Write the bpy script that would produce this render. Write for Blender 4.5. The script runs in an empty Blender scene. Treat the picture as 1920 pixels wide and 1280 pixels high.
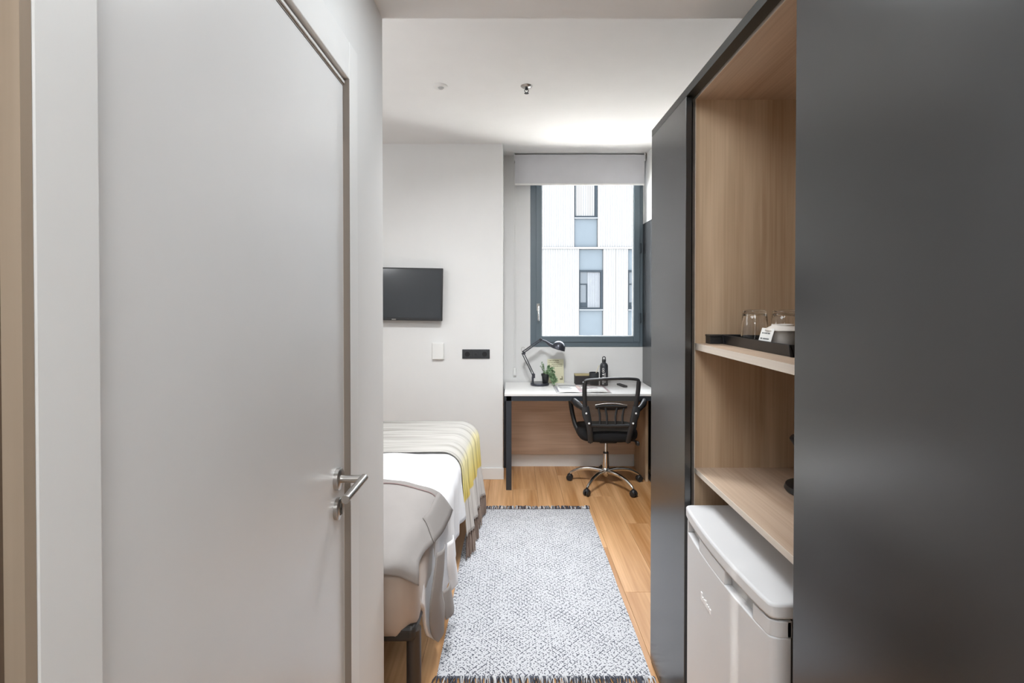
import bpy, bmesh, math, random
from mathutils import Vector, Matrix, noise

random.seed(7)
R = math.radians
sc = bpy.context.scene
COL = sc.collection

# ------------------------------------------------------------------ camera
cam_d = bpy.data.cameras.new('camera')
cam = bpy.data.objects.new('camera', cam_d)
COL.objects.link(cam)
cam.location = (0, 0, 1.5)
cam.rotation_euler = (R(89.4), 0, 0)
cam_d.sensor_width = 36.0
cam_d.lens = 36.0 * 940 / 1920
cam_d.shift_y = -0.0329
cam_d.clip_start = 0.02
sc.camera = cam

# ------------------------------------------------------------------ light and exposure
sc.view_settings.view_transform = 'Standard'
sc.view_settings.look = 'None'
sc.view_settings.gamma = 1.0
sc.view_settings.use_curve_mapping = False
sc.view_settings.exposure = 0.7
SKY = 9.0
SUN = 34.0
ROOM_LAMP = 15.0
AISLE_LAMP = 18.0
HALL_LAMP = 15.0
PASSAGE_LAMP = 4.5
ENTRY_LAMP = 2.0

world = bpy.data.worlds.new('overcast_sky')
sc.world = world
world.use_nodes = True
bg = world.node_tree.nodes['Background']
bg.inputs['Color'].default_value = (0.90, 0.95, 1.0, 1)
bg.inputs['Strength'].default_value = SKY


def area_light(name, loc, rot, sx, sy, power, color=(1, 1, 1), portal=False, spread=180):
    d = bpy.data.lights.new(name, 'AREA')
    d.shape = 'RECTANGLE'
    d.size = sx
    d.size_y = sy
    d.energy = power
    d.color = color
    d.spread = R(spread)
    o = bpy.data.objects.new(name, d)
    COL.objects.link(o)
    o.location = loc
    o.rotation_euler = rot
    if portal:
        d.cycles.is_portal = True
    return o


sun_d = bpy.data.lights.new('sun', 'SUN')
sun_d.energy = SUN
sun_d.angle = R(3)
sun_d.color = (1.0, 0.96, 0.90)
sun = bpy.data.objects.new('sun', sun_d)
COL.objects.link(sun)
sun.rotation_euler = Vector((1.0, 0.015, -1.1)).to_track_quat('-Z', 'Y').to_euler()

area_light('window_portal', (0.685, 4.86, 1.92), (R(-90), 0, 0), 1.04, 1.66, 1.0, portal=True)
pend = bpy.data.lights.new('bedroom_pendant_lamp', 'POINT')  # added fill light, out of view, brightens the bedroom
pend.energy = ROOM_LAMP
pend.shadow_soft_size = 0.32
pend.color = (0.97, 0.985, 1.0)
pend_o = bpy.data.objects.new('bedroom_pendant_lamp', pend)
COL.objects.link(pend_o)
pend_o.location = (-1.6, 2.12, 2.2)
area_light('hall_ceiling_lamp', (0.0, -0.50, 2.43), (0, 0, 0), 0.70, 0.70, HALL_LAMP, (0.90, 0.96, 1.0))  # added fill behind the camera to brighten the door
area_light('passage_ceiling_lamp', (0.12, 1.15, 2.432), (0, 0, 0), 0.45, 0.45, PASSAGE_LAMP, (0.90, 0.96, 1.0))  # added fill, out of view, lifts the left wall and door
area_light('aisle_ceiling_lamp', (0.02, 2.19, 2.81), (R(22), 0, 0), 0.5, 0.16, AISLE_LAMP, (0.97, 0.985, 1.0), spread=125)  # added fill hidden by the soffit, brightens desk recess and floor
area_light('entry_ceiling_lamp', (0.05, -0.62, 2.42), (0, 0, 0), 0.25, 0.25, ENTRY_LAMP, (1.0, 0.80, 0.62))


# ------------------------------------------------------------------ materials
def lin(c):
    return tuple(((v / 12.92) if v <= 0.04045 else ((v + 0.055) / 1.055) ** 2.4) for v in c)


def hexc(h):
    return lin(tuple(int(h[i:i + 2], 16) / 255 for i in (0, 2, 4)))


def base_mat(name):
    m = bpy.data.materials.new(name)
    m.use_nodes = True
    nt = m.node_tree
    b = nt.nodes['Principled BSDF']
    return m, nt, b


def N(nt, t, **kw):
    n = nt.nodes.new(t)
    for k, v in kw.items():
        if k in n.inputs:
            n.inputs[k].default_value = v
        else:
            setattr(n, k, v)
    return n


def plain(name, h, rough=0.6, metal=0.0, spec=0.5, bump=0.0, bscale=200.0, mottled=0.03, coat=0.0, sheen=0.0, ior=1.5):
    m, nt, b = base_mat(name)
    c = hexc(h) if isinstance(h, str) else h
    tc = N(nt, 'ShaderNodeTexCoord')
    nz = N(nt, 'ShaderNodeTexNoise', Scale=6.0, Detail=3.0)
    nt.links.new(tc.outputs['Object'], nz.inputs['Vector'])
    rp = N(nt, 'ShaderNodeValToRGB')
    rp.color_ramp.elements[0].position = 0.3
    rp.color_ramp.elements[1].position = 0.7
    rp.color_ramp.elements[0].color = tuple(v * (1 - mottled) for v in c) + (1,)
    rp.color_ramp.elements[1].color = tuple(min(1, v * (1 + mottled)) for v in c) + (1,)
    nt.links.new(nz.outputs['Fac'], rp.inputs['Fac'])
    nt.links.new(rp.outputs['Color'], b.inputs['Base Color'])
    b.inputs['Roughness'].default_value = rough
    b.inputs['Metallic'].default_value = metal
    b.inputs['IOR'].default_value = ior
    b.inputs['Specular IOR Level'].default_value = spec
    if coat:
        b.inputs['Coat Weight'].default_value = coat
    if sheen:
        b.inputs['Sheen Weight'].default_value = sheen
    if bump:
        n2 = N(nt, 'ShaderNodeTexNoise', Scale=bscale, Detail=2.0)
        nt.links.new(tc.outputs['Object'], n2.inputs['Vector'])
        bp = N(nt, 'ShaderNodeBump', Strength=bump, Distance=0.002)
        nt.links.new(n2.outputs['Fac'], bp.inputs['Height'])
        nt.links.new(bp.outputs['Normal'], b.inputs['Normal'])
    return m


def wood(name, dark, light, axis='Z', rough=0.45, spec=0.4, var=0.0, fine=1.0):
    """streaked timber, grain running along the given axis of the object"""
    m, nt, b = base_mat(name)
    tc = N(nt, 'ShaderNodeTexCoord')
    oi = N(nt, 'ShaderNodeObjectInfo')
    off = N(nt, 'ShaderNodeVectorMath', operation='SCALE')
    comb = N(nt, 'ShaderNodeCombineXYZ')
    for k in range(3):
        nt.links.new(oi.outputs['Random'], comb.inputs[k])
    nt.links.new(comb.outputs[0], off.inputs[0])
    off.inputs['Scale'].default_value = 37.0 if var else 0.0
    add = N(nt, 'ShaderNodeVectorMath', operation='ADD')
    nt.links.new(tc.outputs['Object'], add.inputs[0])
    nt.links.new(off.outputs[0], add.inputs[1])

    def streak(sc_across, sc_along, detail, dist):
        mp = N(nt, 'ShaderNodeMapping')
        s = [sc_across] * 3
        s['XYZ'.index(axis)] = sc_along
        mp.inputs['Scale'].default_value = s
        nt.links.new(add.outputs[0], mp.inputs['Vector'])
        nz = N(nt, 'ShaderNodeTexNoise', Scale=1.0, Detail=detail, Distortion=dist)
        nt.links.new(mp.outputs[0], nz.inputs['Vector'])
        return nz
    a = streak(9, 0.7, 3, 0.6)
    f = streak(120 * fine, 2.5, 2, 0.0)
    mix = N(nt, 'ShaderNodeMath', operation='MULTIPLY_ADD')
    nt.links.new(f.outputs['Fac'], mix.inputs[0])
    mix.inputs[1].default_value = 0.45
    nt.links.new(a.outputs['Fac'], mix.inputs[2])
    if var:
        vv = N(nt, 'ShaderNodeMath', operation='MULTIPLY_ADD')
        nt.links.new(oi.outputs['Random'], vv.inputs[0])
        vv.inputs[1].default_value = var
        nt.links.new(mix.outputs[0], vv.inputs[2])
        out = vv
    else:
        out = mix
    rp = N(nt, 'ShaderNodeValToRGB')
    rp.color_ramp.elements[0].position = 0.48
    rp.color_ramp.elements[1].position = 0.98 + var
    rp.color_ramp.elements[0].color = hexc(dark) + (1,)
    rp.color_ramp.elements[1].color = hexc(light) + (1,)
    nt.links.new(out.outputs[0], rp.inputs['Fac'])
    nt.links.new(rp.outputs['Color'], b.inputs['Base Color'])
    b.inputs['Roughness'].default_value = rough
    b.inputs['Specular IOR Level'].default_value = spec
    bp = N(nt, 'ShaderNodeBump', Strength=0.08, Distance=0.001)
    nt.links.new(f.outputs['Fac'], bp.inputs['Height'])
    nt.links.new(bp.outputs['Normal'], b.inputs['Normal'])
    return m


def clear_glass(name, refl=0.06, tint=(1, 1, 1)):
    """thin pane: passes light straight through, mirrors a little at grazing angles"""
    m, nt, b = base_mat(name)
    nt.nodes.remove(b)
    out = nt.nodes['Material Output']
    tr = N(nt, 'ShaderNodeBsdfTransparent')
    tr.inputs['Color'].default_value = tuple(tint) + (1,)
    gl = N(nt, 'ShaderNodeBsdfGlossy')
    gl.inputs['Roughness'].default_value = 0.02
    lw = N(nt, 'ShaderNodeLayerWeight', Blend=refl * 2)
    mx = N(nt, 'ShaderNodeMixShader')
    nt.links.new(lw.outputs['Fresnel'], mx.inputs['Fac'])
    nt.links.new(tr.outputs[0], mx.inputs[1])
    nt.links.new(gl.outputs[0], mx.inputs[2])
    nt.links.new(mx.outputs[0], out.inputs['Surface'])
    return m


def real_glass(name):
    m, nt, b = base_mat(name)
    b.inputs['Base Color'].default_value = (1, 1, 1, 1)
    b.inputs['Transmission Weight'].default_value = 1.0
    b.inputs['Roughness'].default_value = 0.0
    b.inputs['IOR'].default_value = 1.45
    return m


def mesh_fabric(name):
    m, nt, b = base_mat(name)
    b.inputs['Base Color'].default_value = hexc('55534f') + (1,)
    b.inputs['Roughness'].default_value = 0.7
    out = nt.nodes['Material Output']
    tc = N(nt, 'ShaderNodeTexCoord')
    sep = N(nt, 'ShaderNodeSeparateXYZ')
    nt.links.new(tc.outputs['Object'], sep.inputs[0])
    gaps = []
    for ax in ('X', 'Z'):
        s = N(nt, 'ShaderNodeMath', operation='MULTIPLY')
        nt.links.new(sep.outputs[ax], s.inputs[0])
        s.inputs[1].default_value = 400.0
        fr = N(nt, 'ShaderNodeMath', operation='FRACT')
        nt.links.new(s.outputs[0], fr.inputs[0])
        g = N(nt, 'ShaderNodeMath', operation='GREATER_THAN')
        nt.links.new(fr.outputs[0], g.inputs[0])
        g.inputs[1].default_value = 0.24
        gaps.append(g)
    hole = N(nt, 'ShaderNodeMath', operation='MULTIPLY')
    nt.links.new(gaps[0].outputs[0], hole.inputs[0])
    nt.links.new(gaps[1].outputs[0], hole.inputs[1])
    tr = N(nt, 'ShaderNodeBsdfTransparent')
    mx = N(nt, 'ShaderNodeMixShader')
    nt.links.new(hole.outputs[0], mx.inputs['Fac'])
    nt.links.new(b.outputs[0], mx.inputs[1])
    nt.links.new(tr.outputs[0], mx.inputs[2])
    nt.links.new(mx.outputs[0], out.inputs['Surface'])
    return m


def island_mat(name, cols, rough=0.9):
    """each loose strand takes one of a few yarn colours"""
    m, nt, b = base_mat(name)
    g = N(nt, 'ShaderNodeNewGeometry')
    rp = N(nt, 'ShaderNodeValToRGB')
    rp.color_ramp.interpolation = 'CONSTANT'
    els = rp.color_ramp.elements
    while len(els) < len(cols):
        els.new(0.5)
    for i, c in enumerate(cols):
        els[i].position = i / len(cols)
        els[i].color = hexc(c) + (1,)
    nt.links.new(g.outputs['Random Per Island'], rp.inputs['Fac'])
    nt.links.new(rp.outputs['Color'], b.inputs['Base Color'])
    b.inputs['Roughness'].default_value = rough
    return m


def rug_mat(name):
    m, nt, b = base_mat(name)
    tc = N(nt, 'ShaderNodeTexCoord')
    sep = N(nt, 'ShaderNodeSeparateXYZ')
    nt.links.new(tc.outputs['Object'], sep.inputs[0])
    # small wobble so that the weave is not ruled
    wob = N(nt, 'ShaderNodeTexNoise', Scale=90.0, Detail=2.0)
    nt.links.new(tc.outputs['Object'], wob.inputs['Vector'])

    def math(op, a, bb=None, c=None):
        n = N(nt, 'ShaderNodeMath', operation=op)
        for i, v in enumerate((a, bb, c)):
            if v is None:
                continue
            if isinstance(v, (int, float)):
                n.inputs[i].default_value = v
            else:
                nt.links.new(v, n.inputs[i])
        return n.outputs[0]
    lines = []
    for sgn in (1, -1):
        u = math('MULTIPLY_ADD', sep.outputs['Y'], sgn * 36.0, math('MULTIPLY', sep.outputs['X'], 36.0))
        u = math('MULTIPLY_ADD', wob.outputs['Fac'], 0.22, u)
        d = math('ABSOLUTE', math('SUBTRACT', math('FRACT', u), 0.5))
        lines.append(math('LESS_THAN', d, 0.125))
    # little dark eye in each diamond
    us = []
    for sgn in (1, -1):
        u = math('MULTIPLY_ADD', sep.outputs['Y'], sgn * 36.0, math('MULTIPLY', sep.outputs['X'], 36.0))
        us.append(math('ABSOLUTE', math('SUBTRACT', math('FRACT', math('ADD', u, 0.5)), 0.5)))
    eye = math('MULTIPLY', math('LESS_THAN', us[0], 0.14), math('LESS_THAN', us[1], 0.14))
    line = math('MAXIMUM', math('MAXIMUM', lines[0], lines[1]), eye)
    brk = N(nt, 'ShaderNodeTexNoise', Scale=120.0, Detail=1.0)
    nt.links.new(tc.outputs['Object'], brk.inputs['Vector'])
    big = N(nt, 'ShaderNodeTexNoise', Scale=7.0, Detail=2.0)
    nt.links.new(tc.outputs['Object'], big.inputs['Vector'])
    thr = math('MULTIPLY_ADD', big.outputs['Fac'], 0.16, 0.43)
    mask = math('MULTIPLY', line, math('GREATER_THAN', brk.outputs['Fac'], thr))
    mx = N(nt, 'ShaderNodeMix', data_type='RGBA')
    nt.links.new(mask, mx.inputs['Factor'])
    mx.inputs[6].default_value = hexc('cfd0d4') + (1,)
    mx.inputs[7].default_value = hexc('5a5c66') + (1,)
    nt.links.new(mx.outputs[2], b.inputs['Base Color'])
    b.inputs['Roughness'].default_value = 0.95
    b.inputs['Specular IOR Level'].default_value = 0.1
    bp = N(nt, 'ShaderNodeBump', Strength=0.5, Distance=0.002)
    nt.links.new(wob.outputs['Fac'], bp.inputs['Height'])
    nt.links.new(bp.outputs['Normal'], b.inputs['Normal'])
    return m


def throw_mat(name):
    """woven throw: grey white on the bed, a yellow band on the drop, pale again above the hem; V runs across the bed"""
    m, nt, b = base_mat(name)
    uv = N(nt, 'ShaderNodeUVMap')
    sep = N(nt, 'ShaderNodeSeparateXYZ')
    nt.links.new(uv.outputs[0], sep.inputs[0])
    nz = N(nt, 'ShaderNodeTexNoise', Scale=14.0, Detail=3.0)
    nt.links.new(uv.outputs[0], nz.inputs['Vector'])
    ad = N(nt, 'ShaderNodeMath', operation='MULTIPLY_ADD')
    nt.links.new(nz.outputs['Fac'], ad.inputs[0])
    ad.inputs[1].default_value = 0.012
    nt.links.new(sep.outputs['Y'], ad.inputs[2])
    rp = N(nt, 'ShaderNodeValToRGB')
    els = rp.color_ramp.elements
    stops = [(0.0, 'b5b2ad'), (0.64, 'bbb8b3'), (0.685, 'c9c5bb'), (0.715, 'ece2ae'), (0.79, 'e9d988'), (0.862, 'e0c562'), (0.868, 'd9d3cd'), (1.0, 'd3ccc6')]
    while len(els) < len(stops):
        els.new(0.5)
    for e, (p, c) in zip(els, stops):
        e.position = p
        e.color = hexc(c) + (1,)
    nt.links.new(ad.outputs[0], rp.inputs['Fac'])
    # thin woven ribs along the bed's width
    w = N(nt, 'ShaderNodeTexNoise', Scale=1.0, Detail=2.0)
    mp = N(nt, 'ShaderNodeMapping')
    mp.inputs['Scale'].default_value = (60, 2, 1)
    nt.links.new(uv.outputs[0], mp.inputs['Vector'])
    nt.links.new(mp.outputs[0], w.inputs['Vector'])
    mx = N(nt, 'ShaderNodeMix', data_type='RGBA', blend_type='MULTIPLY')
    mx.inputs['Factor'].default_value = 1.0
    r2 = N(nt, 'ShaderNodeValToRGB')
    r2.color_ramp.elements[0].position = 0.36
    r2.color_ramp.elements[0].color = (0.62, 0.61, 0.59, 1)
    r2.color_ramp.elements[1].position = 0.52
    r2.color_ramp.elements[1].color = (1, 1, 1, 1)
    nt.links.new(w.outputs['Fac'], r2.inputs['Fac'])
    nt.links.new(rp.outputs['Color'], mx.inputs[6])
    nt.links.new(r2.outputs['Color'], mx.inputs[7])
    nt.links.new(mx.outputs[2], b.inputs['Base Color'])
    b.inputs['Roughness'].default_value = 0.95
    bp = N(nt, 'ShaderNodeBump', Strength=0.3, Distance=0.003)
    nt.links.new(w.outputs['Fac'], bp.inputs['Height'])
    nt.links.new(bp.outputs['Normal'], b.inputs['Normal'])
    return m


M = dict(
    wall=plain('wall_paint', 'e2e2e1', 0.85, bump=0.05, mottled=0.01),
    ceiling=plain('ceiling_paint', 'ebebea', 0.9, mottled=0.01),
    trimwhite=plain('white_lacquer_trim', 'e4e4e3', 0.42, mottled=0.01),
    door=plain('white_satin_door', 'dedede', 0.30, mottled=0.01, spec=0.65),
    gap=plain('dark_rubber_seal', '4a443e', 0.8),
    seal=plain('taupe_seal', '7d736a', 0.7),
    black=plain('black_laminate', '262728', 0.24, mottled=0.03, spec=0.9, ior=1.6),
    void=plain('black_void', '0c0c0c', 0.8),
    track=plain('dark_track_metal', '3a3b39', 0.4, metal=0.3),
    oak_z=wood('oak_laminate_upright', 'ad9174', 'd3ba9d', 'Z', 0.5),
    oak_y=wood('oak_laminate_long', 'b1967f', 'd3bda8', 'Y', 0.45),
    oak_x=wood('oak_laminate_cross', 'c9ab93', 'ead2bd', 'X', 0.5),
    taupe=wood('taupe_oak_lining', '5c4d40', '6f5f50', 'Z', 0.6),  # darker copy: shade of grazing light put into the oak's colour
    taupe_light=wood('taupe_oak_edge', '938270', 'a39280', 'Z', 0.6),  # lighter copy of the same oak, toned as the lit edge
    oak_edge=wood('pale_oak_edge', 'cfc2b4', 'e3d9cd', 'Y', 0.5),
    floor=wood('oak_floor', 'a7733f', 'dcae7f', 'Y', 0.42, 0.4, var=0.10, fine=0.6),
    steel=plain('brushed_steel', 'b9b6b2', 0.28, metal=1.0),
    chrome=plain('chrome', 'd8d6d2', 0.09, metal=1.0),
    blackmetal=plain('black_metal', '1d2024', 0.35, metal=0.2),
    deskmetal=plain('charcoal_steel', '33383f', 0.4, metal=0.1),
    lampmetal=plain('charcoal_lamp_metal', '4b4d55', 0.28, metal=0.6),
    plastic=plain('black_plastic', '222325', 0.42),
    greyplastic=plain('charcoal_plastic', '2c2d2f', 0.42),
    cushion=plain('black_seat_fabric', '121214', 0.95, bump=0.4, bscale=500),
    desktop=plain('white_desk_laminate', 'ecebe9', 0.35, mottled=0.01),
    frame=plain('slate_window_frame', '616e76', 0.4, mottled=0.02),
    framedark=plain('slate_window_rebate', '3d484f', 0.5),
    glass=clear_glass('window_glass', 0.05),
    tumbler=real_glass('tumbler_glass'),
    blind=plain('roller_blind_fabric', 'cacace', 0.9, bump=0.2, bscale=600),
    screen=plain('tv_screen', '33373b', 0.12, spec=0.6),
    fridge=plain('white_enamel', 'dcdddf', 0.6, mottled=0.01, spec=0.35),
    fridgegrey=plain('pale_grey_plastic', 'b9b9b8', 0.5),
    linen=plain('white_cotton', 'f0f0f2', 0.95, bump=0.15, bscale=300, mottled=0.02),
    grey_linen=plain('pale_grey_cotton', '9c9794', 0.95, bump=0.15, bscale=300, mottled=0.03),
    grey_band=plain('grey_border_cotton', '8f8a87', 0.95, bump=0.15, bscale=300),
    mauve=plain('mauve_piping', '9c8886', 0.95),
    satin=plain('beige_satin', 'ad9d90', 0.55, mottled=0.05, sheen=0.2),
    bedbase=plain('dark_bed_frame', '2c2826', 0.5),
    brown_leg=plain('brown_black_leg', '3a322d', 0.45),
    tassel=island_mat('tassel_yarn', ['7d6a60', '8f7d72', '6a5950', 'a08e82']),
    rug=rug_mat('woven_rug'),
    fringe=island_mat('rug_fringe_yarn', ['4a4d58', '5c606c', 'd2d2d4', '33353e', 'b8b9bd', '41444f']),
    throw=throw_mat('woven_throw'),
    meshfab=mesh_fabric('chair_mesh'),
    leaf=island_mat('leaf_green', ['7b9a72', '9dbb92', '5f7f59', 'b3c9a8', '86a67d'], 0.6),
    twig=plain('twig', '5b5348', 0.9),
    soil=plain('soil', '2a221c', 0.95),
    yellow_card=plain('pale_yellow_card', 'd6d3b6', 0.7, mottled=0.05),
    ink=plain('grey_ink', '77735a', 0.8),
    darkink=plain('dark_ink', '6c6f70', 0.8),
    white=plain('white_paper', 'efefec', 0.7),
    mag_mauve=plain('mauve_print', 'a58f92', 0.6),
    mag_grey=plain('grey_print', '8b8a90', 0.6),
    mag_peach=plain('peach_print', 'd9c3ba', 0.6),
    dark_card=plain('dark_brown_card', '2e2a2b', 0.7),
    kraft=plain('kraft_lid', 'aea077', 0.7),
    ceramic=plain('white_ceramic', 'dcd6cf', 0.25, mottled=0.01),
    blackcup=plain('black_stoneware', '26292c', 0.5),
    stick=plain('pale_wood_stick', 'd9d2b8', 0.7),
    bottle=plain('black_bottle_enamel', '2f3136', 0.38),
    whiteplastic=plain('white_plastic', 'e6e6e4', 0.45),
    blackplastic=plain('black_socket_plastic', '2e3033', 0.5),
    recess=plain('deep_black', '0f1012', 0.7),
    clad=plain('white_cladding', (0.086, 0.086, 0.086), 0.9, spec=0.05, mottled=0.02),
    cladblue=plain('blue_grey_panel', (0.044, 0.052, 0.059), 0.9, spec=0.05, mottled=0.02),
    outglass=plain('far_window_glass', (0.016, 0.021, 0.026), 0.15, spec=0.3),
    outblind=plain('far_blind', (0.066, 0.070, 0.076), 0.9, spec=0.05),
    outframe=plain('far_frame', (0.011, 0.014, 0.017), 0.9, spec=0.05),
    badge=plain('bright_white_badge', 'fbfbfb', 0.3, mottled=0.0),
    concrete=plain('street_concrete', (0.6, 0.59, 0.57), 0.9),
)


# ------------------------------------------------------------------ mesh helpers
def world_of(o):
    v = Vector((0, 0, 0))
    while o:
        v += o.location
        o = o.parent
    return v


def tag(o, label=None, cat=None, group=None, kind=None):
    if label:
        o['label'] = label
    if cat:
        o['category'] = cat
    if group:
        o['group'] = group
    if kind:
        o['kind'] = kind
    return o


def empty(name, loc, label=None, cat=None, group=None, kind=None):
    o = bpy.data.objects.new(name, None)
    o.empty_display_size = 0.05
    COL.objects.link(o)
    o.location = loc
    return tag(o, label, cat, group, kind)


def frames(path):
    ts = []
    n = len(path)
    for i in range(n):
        a = path[max(0, i - 1)]
        b = path[min(n - 1, i + 1)]
        ts.append((b - a).normalized())
    t = ts[0]
    ref = Vector((0, 0, 1)) if abs(t.z) < 0.9 else Vector((1, 0, 0))
    u = (ref - t * ref.dot(t)).normalized()
    out = []
    for t in ts:
        u = (u - t * u.dot(t))
        u = u.normalized() if u.length > 1e-6 else Vector((1, 0, 0))
        out.append((t, u, t.cross(u)))
    return out


def smooth_path(pts, n=6):
    """Catmull-Rom through the points"""
    p = [Vector(q) for q in pts]
    p = [p[0] * 2 - p[1]] + p + [p[-1] * 2 - p[-2]]
    out = []
    for i in range(1, len(p) - 2):
        for k in range(n):
            t = k / n
            a, b, c, d = p[i - 1], p[i], p[i + 1], p[i + 2]
            out.append(0.5 * ((2 * b) + (c - a) * t + (2 * a - 5 * b + 4 * c - d) * t * t + (3 * b - a - 3 * c + d) * t ** 3))
    out.append(p[-2])
    return out


class MB:
    """collects shapes in world coordinates, builds ONE mesh object"""

    def __init__(s):
        s.v = []
        s.f = []
        s.uv = None

    def add(s, verts, faces):
        k = len(s.v)
        s.v += [Vector(v) for v in verts]
        s.f += [tuple(i + k for i in f) for f in faces]
        return s

    def box(s, x0, x1, y0, y1, z0, z1):
        vs = [(x, y, z) for z in (z0, z1) for y in (y0, y1) for x in (x0, x1)]
        return s.add(vs, [(0, 2, 3, 1), (4, 5, 7, 6), (0, 1, 5, 4), (2, 6, 7, 3), (0, 4, 6, 2), (1, 3, 7, 5)])

    def tube(s, path, r, seg=10, caps=True, flat=1.0, up=None):
        path = [Vector(p) for p in path]
        rs = r if isinstance(r, (list, tuple)) else [r] * len(path)
        fr = frames(path)
        vs, fs = [], []
        for p, rr, (t, u, w) in zip(path, rs, fr):
            if up is not None:
                w = Vector(up)
                w = (w - t * w.dot(t)).normalized()
                u = w.cross(t)
            for k in range(seg):
                a = 2 * math.pi * k / seg
                vs.append(p + u * (math.cos(a) * rr) + w * (math.sin(a) * rr * flat))
        n = len(path)
        for i in range(n - 1):
            for k in range(seg):
                k2 = (k + 1) % seg
                fs.append((i * seg + k, i * seg + k2, (i + 1) * seg + k2, (i + 1) * seg + k))
        if caps:
            fs.append(tuple(range(seg))[::-1])
            fs.append(tuple((n - 1) * seg + k for k in range(seg)))
        return s.add(vs, fs)

    def cyl(s, a, b, r0, r1=None, seg=16):
        return s.tube([a, b], [r0, r0 if r1 is None else r1], seg)

    def lathe(s, c, prof, seg=24, axis=(0, 0, 1)):
        c = Vector(c)
        ax = Vector(axis).normalized()
        ref = Vector((1, 0, 0)) if abs(ax.x) < 0.9 else Vector((0, 1, 0))
        u = (ref - ax * ref.dot(ax)).normalized()
        w = ax.cross(u)
        vs, fs, rings = [], [], []
        for r, z in prof:
            if r < 1e-6:
                rings.append([len(vs)])
                vs.append(c + ax * z)
            else:
                rings.append(list(range(len(vs), len(vs) + seg)))
                for k in range(seg):
                    a = 2 * math.pi * k / seg
                    vs.append(c + ax * z + u * (math.cos(a) * r) + w * (math.sin(a) * r))
        for a, b in zip(rings, rings[1:]):
            for k in range(seg):
                k2 = (k + 1) % seg
                if len(a) == 1 and len(b) == 1:
                    continue
                if len(a) == 1:
                    fs.append((a[0], b[k2], b[k]))
                elif len(b) == 1:
                    fs.append((a[k], a[k2], b[0]))
                else:
                    fs.append((a[k], a[k2], b[k2], b[k]))
        return s.add(vs, fs)

    def ball(s, c, r, seg=16, rings=8, sz=1.0):
        return s.lathe(c, [(r * math.sin(math.pi * i / rings) if 0 < i < rings else 0, -r * sz * math.cos(math.pi * i / rings)) for i in range(rings + 1)], seg)

    def grid(s, rows, uv=None):
        n, m = len(rows), len(rows[0])
        fs = [(i * m + j, i * m + j + 1, (i + 1) * m + j + 1, (i + 1) * m + j) for i in range(n - 1) for j in range(m - 1)]
        if uv:
            s.uv = (s.uv or []) + [c for r in uv for c in r]
        return s.add([p for r in rows for p in r], fs)

    def poly_prism(s, pts, d):
        """closed polygon pushed along the vector d"""
        n = len(pts)
        d = Vector(d)
        vs = [Vector(p) for p in pts] + [Vector(p) + d for p in pts]
        fs = [tuple(range(n))[::-1], tuple(range(n, 2 * n))]
        fs += [(i, (i + 1) % n, n + (i + 1) % n, n + i) for i in range(n)]
        return s.add(vs, fs)

    def build(s, name, mat, parent=None, bevel=0.0, bseg=2, smooth=0, solid=0.0, subsurf=0, label=None, cat=None, group=None, kind=None, origin=None):
        me = bpy.data.meshes.new(name)
        if parent is not None:
            off = world_of(parent)
        elif origin is not None:
            off = Vector(origin)
        else:
            xs = [v.x for v in s.v]
            ys = [v.y for v in s.v]
            zs = [v.z for v in s.v]
            off = Vector(((min(xs) + max(xs)) / 2, (min(ys) + max(ys)) / 2, min(zs)))
        me.from_pydata([tuple(v - off) for v in s.v], [], s.f)
        if s.uv:
            lay = me.uv_layers.new(name='UVMap')
            for lp in me.loops:
                lay.data[lp.index].uv = s.uv[lp.vertex_index]
        bm = bmesh.new()
        bm.from_mesh(me)
        if not s.uv and not solid:
            bmesh.ops.recalc_face_normals(bm, faces=bm.faces)
        bm.to_mesh(me)
        bm.free()
        me.materials.append(mat)
        if smooth:
            for p in me.polygons:
                p.use_smooth = True
            me.set_sharp_from_angle(angle=R(smooth))
        o = bpy.data.objects.new(name, me)
        COL.objects.link(o)
        if parent is not None:
            o.parent = parent
        else:
            o.location = off
        if subsurf:
            md = o.modifiers.new('subsurf', 'SUBSURF')
            md.levels = md.render_levels = subsurf
        if solid:
            md = o.modifiers.new('solidify', 'SOLIDIFY')
            md.thickness = solid
            md.offset = 0
        if bevel:
            md = o.modifiers.new('bevel', 'BEVEL')
            md.width = bevel
            md.segments = bseg
            md.limit_method = 'ANGLE'
            md.angle_limit = R(40)
        return tag(o, label, cat, group, kind)


def box(name, mat, x0, x1, y0, y1, z0, z1, parent=None, **kw):
    return MB().box(x0, x1, y0, y1, z0, z1).build(name, mat, parent, **kw)


def text_mesh(name, body, size, mat, parent, loc, rot, depth=0.0004):
    cu = bpy.data.curves.new(name, 'FONT')
    cu.body = body
    cu.size = size
    cu.extrude = depth
    cu.align_x = 'CENTER'
    cu.align_y = 'CENTER'
    tmp = bpy.data.objects.new(name + '_tmp', cu)
    COL.objects.link(tmp)
    dg = bpy.context.evaluated_depsgraph_get()
    me = bpy.data.meshes.new_from_object(tmp.evaluated_get(dg))
    bpy.data.objects.remove(tmp)
    mt = Matrix.Translation(Vector(loc) - world_of(parent)) @ rot.to_4x4()
    me.transform(mt)
    me.materials.clear()
    me.materials.append(mat)
    o = bpy.data.objects.new(name, me)
    COL.objects.link(o)
    o.parent = parent
    return o


ST = dict(kind='structure')

# ------------------------------------------------------------------ room shell
H_ROOM, H_HALL = 2.84, 2.44
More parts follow.
